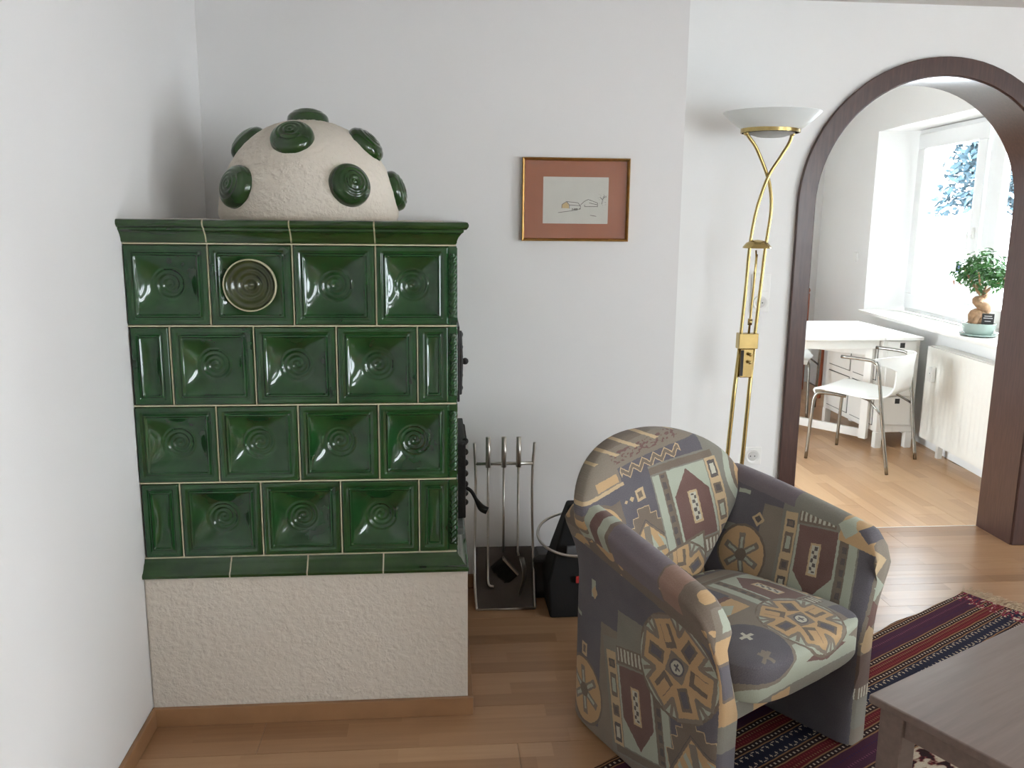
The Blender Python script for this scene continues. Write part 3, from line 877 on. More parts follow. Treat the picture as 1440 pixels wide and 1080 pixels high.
for i in range(12):
    for j in range(4):
        x = -0.041 + 0.082 * i / 11; y = -0.010 + 0.020 * j / 3; L = 0.058 + rn.uniform(-0.006, 0.006)
        p = [mt @ Vector((x + a, y + b, -0.004)) for a, b in ((-.003, -.003), (.003, -.003), (.003, .003), (-.003, .003))]
        q = [mt @ Vector((x + a * 1.2, y + b * 1.2, -L)) for a, b in ((-.003, -.003), (.003, -.003), (.003, .003), (-.003, .003))]
        bb.loft([p, q])
b_ = bb.build('bristles', 'bristle', t); b_['kind'] = 'stuff'
t = tool_base('ash_shovel', 'steel ash shovel, fire tool hung farthest from the stove', 'shovel', 0.053)
MB().tube([(0, 0.111, 0.53), (0, 0.098, 0.19), (0.004, 0.092, 0.175)], 0.0044, 8).build('shaft', 'steel', t, smooth=True)
bl = MB(); rings = []
for i in range(9):
    q = i / 8; z = 0.178 - 0.135 * q; x = 0.004 + 0.012 * math.sin(PI * min(1, q * 1.1)) - 0.006 * q; wd_ = 0.012 + 0.030 * sm(0, 0.3, q)
    rings.append([(x + 0.018 * (1 - (k / 3 - 1) ** 2), 0.066 - wd_ + 0.0 + wd_ * 2 * k / 6, z) for k in range(7)] + [(x + 0.018 * (1 - (k / 3 - 1) ** 2) - 0.0016, 0.066 - wd_ + wd_ * 2 * k / 6, z) for k in range(6, -1, -1)])
bl.loft(rings); bl.build('blade', 'steel', t, smooth=True, auto=50)

# ================================================================== LOG BAG + BLACK BOX
bgk = thing('log_carrier', 'black wedge-shaped log carrier with steel hoop behind the armchair', 'log carrier', (0.46, 0.64, 0))
wb = MB()
# wedge: wide foot, narrow top
def ringbox(x0, x1, y0, y1, z): return [(x0, y0, z), (x1, y0, z), (x1, y1, z), (x0, y1, z)]
wb.loft([ringbox(-0.105, 0.105, -0.07, 0.10, 0.0), ringbox(-0.115, 0.115, -0.07, 0.10, 0.14), ringbox(-0.085, 0.085, -0.045, 0.085, 0.25), ringbox(-0.035, 0.035, -0.01, 0.05, 0.42)])
wb.build('body', 'black', bgk, bevel=0.008)
hc = Vector((-0.005, -0.02, 0.31)); hr = 0.145
hoop = [(hc.x + hr * math.cos(a), hc.y + hr * 0.62 * math.sin(a), hc.z + hr * 0.36 * math.sin(a) + 0.0) for a in [2 * PI * i / 48 for i in range(49)]]
MB().tube(hoop, 0.0052, 8, cap=False).build('hoop', 'steel', bgk, smooth=True)
MB().box(-0.045, -0.002, -0.062, -0.046, 0.235, 0.275).build('grey_patch', 'grey_print', bgk, bevel=0.002)
MB().box(-0.012, 0.012, -0.079, -0.0712, 0.14, 0.166).build('red_tag', 'red', bgk, bevel=0.001)
bx = thing('ash_box', 'low black box on the floor behind the fire tool stand', 'box', (0.368, 0.795, 0))
bo = MB(); bo.loft([ringbox(-0.05, 0.05, -0.05, 0.06, 0.0), ringbox(-0.058, 0.05, -0.055, 0.065, 0.03), ringbox(-0.058, 0.05, -0.055, 0.065, 0.15)]); bo.build('body', 'black_plastic', bx, bevel=0.006)
bo = MB(); bo.loft([ringbox(-0.060, 0.052, -0.057, 0.067, 0.151), ringbox(-0.058, 0.05, -0.055, 0.065, 0.162), ringbox(-0.035, 0.04, -0.04, 0.05, 0.176)]); bo.build('lid', 'black_plastic', bx, bevel=0.003)

# ================================================================== FLOOR LAMP
lamp = thing('floor_lamp', 'tall brass floor lamp with crossed arms and frosted glass bowl', 'lamp', (1.115, 0.95, 0))
def LP(x, z, y=0.0): return (x - 1.115, y, z)
MB().lathe([(0.0001, 0.0), (0.13, 0.0), (0.132, 0.006), (0.128, 0.014), (0.05, 0.024), (0.02, 0.030), (0.0001, 0.030)], 40).build('base', 'brass', lamp, smooth=True, auto=40)
MB().tube([LP(1.098, 0.022), LP(1.131, 0.511), LP(1.142, 0.75), LP(1.158, 0.99)], 0.0085, 12).build('pole', 'brass', lamp, smooth=True)
MB().tube([LP(1.165, 0.022), LP(1.196, 0.511), LP(1.205, 0.75), LP(1.214, 0.99)], 0.0085, 12).build('pole', 'brass', lamp, smooth=True)
bxm = MB().box(-0.026, 0.026, -0.017, 0.014, 0.838, 0.955).box(-0.040, 0.040, -0.024, 0.014, 0.955, 1.018)
cb = bxm.build('switch_housing', 'brass', lamp, bevel=0.003); cb.location = LP(1.182, 0)
MB().box(-0.0265, -0.014, -0.0176, -0.0169, 0.845, 0.950).build('slot', 'gap', cb)
for z in (0.934, 0.902):
    MB().tube([(0.008, -0.017, z), (0.008, -0.026, z), (0.008, -0.028, z)], [0.0035, 0.0035, 0.0035], 8).sphere((0.008, -0.031, z), 0.0075, 10, 6).build('knob', 'brass', cb, smooth=True)
# upper arms: two rods crossing
ra = smoothpath([LP(1.156, 0.99), LP(1.166, 1.2), LP(1.172, 1.36), LP(1.188, 1.49), LP(1.222, 1.62), LP(1.268, 1.70), LP(1.302, 1.755), LP(1.313, 1.792)], 8)
rb = smoothpath([LP(1.214, 0.99), LP(1.226, 1.2), LP(1.236, 1.36), LP(1.248, 1.49), LP(1.242, 1.58), LP(1.222, 1.645), LP(1.178, 1.73), LP(1.142, 1.775), LP(1.130, 1.792)], 8)
MB().tube([p + Vector((0, -0.008 * sm(1.5, 1.62, p.z) * (1 - sm(1.68, 1.78, p.z)), 0)) for p in ra], 0.0068, 12).build('arm', 'brass', lamp, smooth=True)
MB().tube([p + Vector((0, 0.008 * sm(1.5, 1.62, p.z) * (1 - sm(1.68, 1.78, p.z)), 0)) for p in rb], 0.0068, 12).build('arm', 'brass', lamp, smooth=True)
MB().tube(smoothpath([LP(1.187, 1.018, -0.006), LP(1.194, 1.20, -0.008), LP(1.199, 1.33, -0.008)], 4), 0.0048, 8).build('reading_arm', 'brass', lamp, smooth=True)
MB().tube([LP(1.1885, 1.05, -0.006), LP(1.1895, 1.075, -0.006)], 0.009, 10).build('collar', 'brass', lamp, smooth=True)
MB().tube(smoothpath([LP(1.183, 1.255, -0.035), LP(1.190, 1.30, -0.03), LP(1.194, 1.345, -0.01)], 4), 0.0035, 8).build('bracket', 'brass', lamp, smooth=True)
dh = MB().lathe([(0.0001, 0.030), (0.022, 0.027), (0.042, 0.017), (0.054, 0.002), (0.055, -0.003), (0.050, -0.001), (0.038, 0.008), (0.0001, 0.012)], 32).build('reading_head', 'brass', lamp, smooth=True, auto=50)
dh.location = LP(1.197, 1.357, -0.01)
bowl = MB().lathe([(0.0001, -0.028), (0.05, -0.026), (0.085, -0.014), (0.11, 0.0), (0.15, 0.030), (0.183, 0.063), (0.181, 0.0645), (0.147, 0.034), (0.107, 0.005), (0.08, -0.009), (0.0001, -0.022)], 56).build('shade', 'opal', lamp, smooth=True, auto=60)
bowl.location = LP(1.228, 1.803)
rg = MB().lathe([(0.1075, -0.012), (0.1115, -0.012), (0.1115, 0.004), (0.1075, 0.004), (0.1075, -0.012)], 56)
ro = rg.build('ring', 'brass', lamp, smooth=True, auto=40); ro.location = LP(1.225, 1.803)
for x, s in ((1.130, -1), (1.313, 1)):
    MB().sphere((0, 0, 0), 0.0105, 12, 8).build('joint', 'brass', lamp, smooth=True).location = LP(x, 1.790)

# ================================================================== SOCKETS
def plate(name, label, cat, x, z, n, switch_top):
    t = thing(name, label, cat, (x, YA, z))
    H = 0.0405 * n
    MB().box(-0.0405, 0.0405, -0.009, -0.0003, -H, H).build('plate', 'white_plastic', t, bevel=0.003)
    for k in range(n):
        cz = H - 0.0405 - 0.081 * k
        if switch_top and k == 0:
            MB().box(-0.031, 0.031, -0.013, -0.009, cz - 0.031, cz + 0.031).build('rocker', 'white_plastic', t, bevel=0.002)
        else:
            s = MB().lathe([(0.0215, -0.001), (0.0215, 0.0), (0.029, 0.0045), (0.031, 0.0045), (0.031, -0.001)], 36, (0, 0, 0), ML)
            so = s.build('socket_rim', 'white_plastic', t, smooth=True, auto=40); so.location = (0, -0.009, cz)
            d = MB().lathe([(0.0001, 0.0006), (0.0213, 0.0006), (0.0213, 0.0), (0.0001, 0.0)], 30, (0, 0, 0), ML).build('well', 'socket_well', t); d.location = (0, -0.009, cz)
            for sx in (-1, 1):
                q = MB().lathe([(0.0001, 0.001), (0.0028, 0.001), (0.0028, 0.0), (0.0001, 0.0)], 10, (0, 0, 0), ML).build('pin_hole', 'gap', t); q.location = (sx * 0.0095, -0.0096, cz)
    return t
plate('switch_socket_plate', 'white light switch above socket on wall behind brass lamp', 'light switch', 1.315, 1.157, 2, True)
plate('wall_socket', 'single white wall socket low beside the arch frame', 'socket', 1.325, 0.441, 1, False)

# ================================================================== FABRIC
SLATE, TAUPE, SAGE, MAROON = lin(72, 70, 86), lin(128, 116, 100), lin(182, 190, 170), lin(102, 56, 50)
OCHRE, TAN, BROWN, DARK, CREAM, GREYG = lin(206, 166, 112), lin(208, 178, 134), lin(108, 90, 74), lin(66, 58, 58), lin(208, 206, 186), lin(126, 124, 112)
def group(name, fn):
    g = bpy.data.node_groups.new(name, 'ShaderNodeTree')
    for n_, ty in (('U', 'NodeSocketFloat'), ('V', 'NodeSocketFloat'), ('Color', 'NodeSocketColor')): g.interface.new_socket(n_, in_out='INPUT', socket_type=ty)
    g.interface.new_socket('Color', in_out='OUTPUT', socket_type='NodeSocketColor')
    t = T(g); i = g.nodes.new('NodeGroupInput'); o = g.nodes.new('NodeGroupOutput')
    t.l.new(fn(t, i.outputs[0], i.outputs[1], i.outputs[2]), o.inputs[0])
    return g
def use(t, g, u, v, c):
    n = t.n.new('ShaderNodeGroup'); n.node_tree = g
    t.put(n.inputs[0], u); t.put(n.inputs[1], v); t.put(n.inputs[2], c); return n.outputs[0]
def g_house(t, u, v, c):
    c = t.lay(c, t.box(u, v, 0.0, -0.015, 0.132, 0.162), GREYG)
    c = t.lay(c, t.box(u, v, -0.113, -0.02, 0.014, 0.135), SAGE)
    s = t.box(u, v, -0.084, -0.02, 0.014, 0.135)
    c = t.lay(c, s, BROWN)
    c = t.mix(t.mul(t.m('LESS_THAN', t.box(u, v, -0.087, -0.02, 0.007, 0.13), 0), t.stripe(v, 0.034, 0.6)), c, DARK)
    c = t.lay(c, t.box(u, v, 0.003, 0.005, 0.072, 0.112), SAGE)
    au = t.ab(t.sub(u, 0.003))
    house = t.mx(t.mx(t.sub(au, 0.064), t.sub(-0.107, v)), t.sub(t.add(v, t.mul(au, 1.15)), 0.108))
    c = t.lay(c, house, MAROON)
    c = t.lay(c, t.box(u, v, 0.005, -0.01, 0.0175, 0.05), TAN); c = t.lay(c, t.box(u, v, 0.005, -0.01, 0.0115, 0.043), CREAM)
    c = t.mix(t.mul(t.m('LESS_THAN', t.box(u, v, 0.002, -0.01, 0.0055, 0.04), 0), t.stripe(v, 0.025, 0.45)), c, DARK)
    c = t.mix(t.mul(t.m('LESS_THAN', t.box(u, v, 0.011, -0.01, 0.004, 0.04), 0), t.stripe(v, 0.025, 0.4, 0.012)), c, DARK)
    c = t.lay(c, t.box(u, v, 0.099, -0.01, 0.021, 0.13), TAN)
    for cy, h, a, b in ((0.085, 0.026, DARK, CREAM), (0.025, 0.016, BROWN, DARK), (-0.045, 0.032, BROWN, SAGE), (-0.105, 0.012, DARK, BROWN)):
        c = t.lay(c, t.box(u, v, 0.099, cy, 0.014, h), a); c = t.lay(c, t.box(u, v, 0.099, cy, 0.008, h * 0.6), b)
    c = t.lay(c, t.box(u, v, -0.01, 0.131, 0.122, 0.010), BROWN)
    c = t.lay(c, t.box(u, v, 0.01, -0.137, 0.062, 0.024), BROWN)
    c = t.mix(t.mul(t.m('LESS_THAN', t.box(u, v, 0.01, -0.138, 0.058, 0.018), 0), t.stripe(u, 0.0155, 0.5)), c, CREAM)
    return c
def g_medal(t, u, v, c):
    c = t.lay(c, t.circ(u, v, 0, 0, 0.158, 0.92), BROWN); c = t.lay(c, t.circ(u, v, 0, 0, 0.149, 0.92), SAGE)
    def star(g):
        s = t.circ(u, v, 0, 0, 0.088)
        for d in (25, 85, 145):
            a, b = t.rot(u, v, 0, 0, d); s = t.mn(s, t.box(a, b, 0, 0, 0.128, 0.040))
        return s
    s = star(0)
    c = t.lay(c, s, TAUPE, 0.011); c = t.lay(c, s, OCHRE)
    for d in (0, 60, 120, 180, 240, 300):
        a, b = t.rot(u, v, 0.082 * math.cos(math.radians(d + 25)), 0.082 * math.sin(math.radians(d + 25)), d + 25)
        if d % 120 == 0:
            q = t.box(a, b, 0, 0, 0.030, 0.020); c = t.lay(c, q, BROWN); c = t.lay(c, t.box(a, b, 0, 0, 0.021, 0.012), SLATE)
        else:
            q = t.box(a, b, 0, 0, 0.032, 0.022); c = t.lay(c, q, BROWN); c = t.lay(c, t.box(a, b, 0.010, 0.006, 0.026, 0.014), OCHRE)
    for d in (55, 115, 175, 235, 295, 355):
        a, b = t.rot(u, v, 0, 0, d); c = t.lay(c, t.box(a, b, 0.118, 0, 0.026, 0.0055), TAUPE)
    c = t.lay(c, t.dia(u, v, 0, 0, 0.052, 0.046), TAUPE); c = t.lay(c, t.circ(u, v, 0, 0, 0.030, 0.8), SLATE); c = t.lay(c, t.circ(u, v, 0, 0, 0.023, 0.8), CREAM)
    a, b = t.rot(u, v, 0, 0, 40)
    c = t.lay(c, t.mn(t.box(a, b, 0, 0, 0.012, 0.003), t.box(a, b, 0, 0, 0.003, 0.012)), SLATE)
    return c
def g_step(t, u, v, c):
    s = t.mn(t.mn(t.box(u, v, 0, -0.02, 0.125, 0.035), t.box(u, v, 0.0, 0.012, 0.090, 0.045)), t.mn(t.box(u, v, 0.0, 0.032, 0.060, 0.055), t.box(u, v, 0.0, 0.055, 0.030, 0.060)))
    c = t.lay(c, s, TAN, 0.002); c = t.lay(c, s, BROWN, -0.001)
    d = t.dia(u, v, 0, -0.045, 0.125, 0.115)
    c = t.lay(c, d, DARK, 0.001); c = t.lay(c, d, BROWN, -0.002); c = t.lay(c, d, OCHRE, -0.009)
    c = t.mix(t.mul(t.m('LESS_THAN', d, -0.014), t.stripe(t.add(u, t.mul(v, 0.5)), 0.05, 0.42)), c, SAGE)
    for cx, cy, hx, hy in ((0, -0.03, 0.016, 0.075), (-0.005, -0.06, 0.024, 0.024), (0.055, -0.05, 0.022, 0.008)):
        c = t.lay(c, t.box(u, v, cx, cy, hx, hy), TAUPE)
    c = t.lay(c, t.box(u, v, -0.005, -0.06, 0.013, 0.013), SAGE)
    return c
def g_disc(t, u, v, c):
    c = t.lay(c, t.circ(u, v, 0, 0, 0.118, 1.15), TAUPE); c = t.lay(c, t.circ(u, v, 0, 0, 0.108, 1.15), SLATE)
    a, b = t.rot(u, v, 0.01, 0.05, 8)
    c = t.lay(c, t.mn(t.box(a, b, 0, 0, 0.026, 0.006), t.box(a, b, 0, 0, 0.006, 0.022)), CREAM)
    a, b = t.rot(u, v, 0.0, -0.055, 35)
    c = t.lay(c, t.mn(t.mn(t.box(a, b, 0, 0, 0.030, 0.006), t.box(a, b, 0, 0, 0.006, 0.026)), t.box(a, b, 0.012, 0.008, 0.012, 0.012)), TAUPE)
    return c
def g_orb(t, u, v, c):
    c = t.lay(c, t.circ(u, v, 0, 0, 0.098, 1.1), BROWN); c = t.lay(c, t.circ(u, v, 0, 0, 0.090, 1.1), OCHRE)
    for d in (20, 80, 140):
        a, b = t.rot(u, v, 0, 0, d); c = t.lay(c, t.box(a, b, 0, 0, 0.075, 0.012), TAUPE)
        c = t.lay(c, t.box(a, b, 0, 0, 0.060, 0.005), SAGE)
    c = t.lay(c, t.circ(u, v, 0, 0, 0.022), BROWN)
    return c
GH, GM, GS, GD, GO = group('motif_house', g_house), group('motif_medallion', g_medal), group('motif_step', g_step), group('motif_disc', g_disc), group('motif_orb', g_orb)

def fabric(name, paint):
    m, t, b = new_mat(name)
    uv = t.coord('UV')
    nz = t.noise(uv, 90, 2, 0.5, out=1)
    p = t.sep(uv); q = t.sep(nz)
    u = t.add(p[0], t.mul(t.sub(q[0], 0.5), 0.006)); v = t.add(p[1], t.mul(t.sub(q[1], 0.5), 0.006))
    c = paint(t, u, v)
    n2 = t.noise(uv, 420, 2); n3 = t.noise(uv, 14, 3)
    c = t.mix(0.22, c, t.mix(n2, lin(40, 37, 36), lin(196, 190, 180)))
    c = t.mix(0.16, c, t.mix(n3, lin(50, 46, 44), lin(160, 152, 142)))
    t.l.new(c, b.inputs['Base Color'])
    b.inputs['Roughness'].default_value = 0.95
    b.inputs['Specular IOR Level'].default_value = 0.15
    b.inputs['Sheen Weight'].default_value = 0.12
    w = t.n.new('ShaderNodeTexWave'); w.inputs['Scale'].default_value = 160; w.inputs['Distortion'].default_value = 1.5; t.l.new(uv, w.inputs['Vector'])
    t.l.new(t.bump(t.add(w.outputs[1], n2), 0.25, 0.001), b.inputs['Normal'])
    return m
def zig(t, u, v, cy, amp, pitch, w):
    tri = t.m('PINGPONG', u, pitch / 2)
    return t.sub(t.ab(t.sub(t.sub(v, cy), t.mul(t.sub(tri, pitch / 4), amp / (pitch / 4)))), w)
def at(t, g, u, v, c, cx, cy, deg, sc=1.0, flip=False):
    a, b = t.rot(u, v, cx, cy, deg, sc)
    if flip: a = t.mul(a, -1.0)
    return use(t, g, a, b, c)

def paint_back(t, u, v):
    c = t.mix(0.0, SLATE, SLATE)
    a, b = t.rot(u, v, 0, 0, 8)
    c = t.lay(c, t.sub(0.150, b), TAUPE)
    c = t.lay(c, t.box(a, b, -0.24, 0.155, 0.11, 0.05), TAUPE); c = t.lay(c, t.box(a, b, -0.185, 0.128, 0.045, 0.012), OCHRE); c = t.lay(c, t.box(a, b, -0.23, 0.107, 0.105, 0.005), TAN)
    c = t.mix(t.mul(t.mul(t.m('GREATER_THAN', b, 0.162), t.m('LESS_THAN', t.ab(a), 0.14)), t.m('GREATER_THAN', t.noise(t.comb(t.mul(a, 60), t.mul(b, 120)), 1.0, 1), 0.55)), c, MAROON)
    c = t.lay(c, t.sub(0.190, b), TAUPE); c = t.lay(c, t.sub(0.202, b), BROWN)
    c = t.mix(t.mul(t.m('GREATER_THAN', b, 0.18), t.stripe(t.add(a, t.mul(b, 1.6)), 0.085, 0.22)), c, TAN)
    z1 = t.mx(zig(t, a, b, 0.130, 0.010, 0.046, 0.010), t.box(a, b, 0.0, 0.13, 0.125, 0.05))
    c = t.lay(c, z1, TAN); c = t.lay(c, z1, BROWN, -0.004)
    c = t.lay(c, t.box(a, b, -0.185, 0.035, 0.026, 0.034), BROWN); c = t.lay(c, t.box(a, b, -0.185, 0.008, 0.020, 0.004), TAN)
    c = t.lay(c, t.box(a, b, -0.075, 0.055, 0.0175, 0.017), TAN); c = t.lay(c, t.box(a, b, -0.075, 0.055, 0.009, 0.009), BROWN)
    c = t.lay(c, t.dia(a, b, -0.112, 0.055, 0.011, 0.008), TAN); c = t.lay(c, t.dia(a, b, -0.137, 0.055, 0.008, 0.006), TAN)
    c = at(t, GO, u, v, c, -0.255, -0.055, 0, 1.0)
    c = at(t, GS, u, v, c, -0.078, -0.086, 2, 0.80)
    c = t.lay(c, t.sub(0.185, u), GREYG)
    c = t.lay(c, t.circ(u, v, 0.315, 0.05, 0.072, 1.5), SAGE); c = t.lay(c, t.circ(u, v, 0.325, 0.05, 0.060, 1.5), BROWN); c = t.lay(c, t.circ(u, v, 0.33, 0.03, 0.05, 1.5), OCHRE)
    c = at(t, GH, u, v, c, 0.112, -0.022, 5, 1.0)
    msk = t.mx(t.sub(v, t.add(-0.150, t.mul(u, 0.25))), t.sub(u, 0.128))
    med = at(t, GM, u, v, SAGE, 0.030, -0.235, 0, 0.78)
    c = t.lay(c, msk, BROWN, 0.008); c = t.mix(t.m('LESS_THAN', msk, 0.0), c, med)
    return c
def paint_seat(t, u, v):
    # u to the chair's right, v to its back, origin seat centre
    c = t.mix(0.0, TAUPE, TAUPE)
    c = t.lay(c, t.sub(0.19, v), SLATE)
    z1 = zig(t, u, v, 0.222, 0.012, 0.05, 0.009); c = t.lay(c, t.sub(0.205, v), BROWN); c = t.lay(c, z1, SAGE)
    c = t.lay(c, t.box(u, v, -0.10, 0.10, 0.10, 0.07), SLATE); c = t.lay(c, t.box(u, v, -0.1, -0.01, 0.09, 0.035), OCHRE); c = t.lay(c, t.box(u, v, -0.1, 0.028, 0.09, 0.010), MAROON)
    c = t.lay(c, t.dia(u, v, -0.09, -0.015, 0.05, 0.03), SAGE)
    c = t.lay(c, t.box(u, v, 0.2, -0.14, 0.07, 0.05), GREYG); c = t.lay(c, t.box(u, v, 0.235, -0.21, 0.06, 0.05), SLATE)
    c = at(t, GH, u, v, c, 0.135, 0.015, 0, 0.92)
    c = t.lay(c, t.sub(v, -0.225), SAGE)
    c = t.lay(c, t.dia(u, v, 0.03, -0.272, 0.09, 0.02), MAROON); c = t.lay(c, t.dia(u, v, 0.2, -0.26, 0.07, 0.016), TAUPE)
    c = at(t, GM, u, v, c, 0.045, -0.165, 35, 0.80)
    c = at(t, GD, u, v, c, -0.165, -0.175, -15, 0.82)
    c = t.lay(c, t.sub(v, -0.305), GREYG); c = t.lay(c, t.box(u, v, -0.15, -0.34, 0.03, 0.03), OCHRE); c = t.lay(c, t.box(u, v, 0.1, -0.345, 0.05, 0.016), BROWN)
    return c
def paint_side(t, u, v):
    # u towards the chair's front (0 rear .. 0.55 front), v height
    c = t.mix(0.0, SLATE, SLATE)
    c = t.lay(c, t.box(u, v, 0.19, 0.08, 0.05, 0.28), TAUPE); c = t.lay(c, t.box(u, v, 0.27, 0.375, 0.055, 0.05), GREYG)
    c = t.lay(c, t.sub(v, 0.035), TAUPE)
    c = t.lay(c, t.box(u, v, 0.10, 0.44, 0.010, 0.026), SAGE); c = t.lay(c, t.dia(u, v, 0.105, 0.43, 0.014, 0.02), TAN)
    c = t.lay(c, t.box(u, v, 0.06, 0.24, 0.014, 0.020), TAN); c = t.lay(c, t.box(u, v, 0.06, 0.24, 0.007, 0.011), BROWN)
    c = t.lay(c, t.box(u, v, 0.02, 0.335, 0.018, 0.006), SAGE)
    c = at(t, GO, u, v, c, 0.065, 0.115, 20, 0.95)
    c = at(t, GH, u, v, c, 0.315, 0.180, 192, 1.0)
    c = at(t, GS, u, v, c, 0.535, 0.17, 20, 0.85)
    med = at(t, GM, u, v, c, 0.455, 0.375, 30, 0.95)
    c = t.mix(t.m('GREATER_THAN', u, 0.315), c, med)
    # patches along the rolled top edge
    e = t.add(v, t.mul(u, 0.15))
    top = t.sub(0.575, e)
    nn = t.noise(t.comb(t.mul(u, 9), t.mul(e, 14)), 1.0, 1)
    c = t.lay(c, top, BROWN)
    c = t.lay(c, t.mx(top, t.box(u, e, 0.05, 0.56, 0.05, 0.06)), TAUPE)
    c = t.mix(t.mul(t.m('LESS_THAN', top, 0.0), t.m('GREATER_THAN', nn, 0.58)), c, OCHRE)
    c = t.lay(c, t.mx(t.sub(0.625, e), t.box(u, e, 0.15, 0.66, 0.065, 0.06)), SAGE)
    c = t.lay(c, t.mx(t.sub(0.625, e), t.box(u, e, 0.165, 0.66, 0.018, 0.06)), MAROON)
    c = t.lay(c, t.mx(t.sub(0.61, e), t.box(u, e, 0.33, 0.67, 0.10, 0.07)), lin(104, 92, 104))
    c = t.lay(c, t.mx(t.sub(0.61, e), t.box(u, e, 0.47, 0.69, 0.035, 0.07)), lin(150, 112, 94))
    # front edge of the arm
    c = t.lay(c, t.sub(0.592, u), OCHRE)
    hx = t.box(u, v, 0.640, 0.40, 0.028, 0.045); c = t.lay(c, hx, BROWN, 0.008); c = t.lay(c, hx, SLATE)
    c = t.lay(c, t.mx(t.sub(0.592, u), t.sub(0.515, v)), TAUPE); c = t.lay(c, t.mx(t.sub(0.592, u), t.box(u, v, 0.645, 0.555, 0.03, 0.025)), SAGE)
    c = t.lay(c, t.mx(t.sub(0.592, u), t.sub(v, 0.285)), GREYG); c = t.lay(c, t.mx(t.sub(0.592, u), t.sub(v, 0.215)), SLATE); c = t.lay(c, t.mx(t.sub(0.592, u), t.sub(v, 0.09)), OCHRE)
    return c
def paint_inner(t, u, v):
    # inside of the other arm: u 0 rear .. 0.6 front, v height
    c = t.mix(0.0, SLATE, SLATE)
    c = t.lay(c, t.box(u, v, 0.285, 0.40, 0.05, 0.21), TAUPE)
    d = t.dia(u, v, 0.225, 0.560, 0.022, 0.022); c = t.lay(c, d, TAN); c = t.lay(c, d, DARK, -0.007)
    c = t.lay(c, t.box(u, v, 0.16, 0.63, 0.020, 0.006), SAGE)
    c = t.lay(c, t.box(u, v, 0.10, 0.515, 0.12, 0.012), GREYG)
    c = at(t, GO, u, v, c, 0.195, 0.445, 20, 0.85)
    c = at(t, GH, u, v, c, 0.428, 0.485, 184, 0.92)
    e = t.add(v, t.mul(u, 0.15))
    c = t.lay(c, t.mx(t.sub(0.672, e), t.sub(u, 0.33)), lin(104, 92, 104))
    c = t.lay(c, t.mx(t.sub(0.672, e), t.box(u, e, 0.41, 0.72, 0.08, 0.05)), GREYG)
    c = t.lay(c, t.mx(t.sub(0.640, e), t.box(u, e, 0.56, 0.70, 0.08, 0.08)), OCHRE); c = t.lay(c, t.dia(u, e, 0.565, 0.685, 0.035, 0.024), SLATE); c = t.lay(c, t.dia(u, e, 0.50, 0.68, 0.03, 0.03), SAGE)
    F = t.sub(0.592, u)
    c = t.lay(c, F, TAUPE)
    for cy, h_, col in ((0.535, 0.045, TAN), (0.46, 0.05, SAGE), (0.385, 0.05, MAROON), (0.31, 0.045, TAN)):
        c = t.lay(c, t.mx(F, t.dia(u, v, 0.655, cy, 0.06, h_)), col)
    c = t.lay(c, t.mx(F, t.sub(v, 0.275)), lin(96, 70, 62)); c = t.lay(c, t.mx(F, t.sub(v, 0.175)), BROWN)
    c = t.mix(t.mul(t.m('LESS_THAN', t.mx(F, t.box(u, v, 0.65, 0.158, 0.08, 0.017)), 0), t.stripe(u, 0.014, 0.5)), c, CREAM)
    c = t.lay(c, t.mx(F, t.sub(v, 0.14)), GREYG); c = t.lay(c, t.mx(F, t.sub(v, 0.05)), TAUPE)
    return c
M['fab_back'] = fabric('kilim_print_backrest', paint_back)
M['fab_seat'] = fabric('kilim_print_seat', paint_seat)
M['fab_side'] = fabric('kilim_print_side', paint_side)
M['fab_inner'] = fabric('kilim_print_arm', paint_inner)

def set_uv(o, fn):
    me = o.data; l = me.uv_layers.new(name='UVMap')
    for p in me.polygons:
        for li in p.loop_indices:
            l.data[li].uv = fn(me.vertices[me.loops[li].vertex_index].co, p)

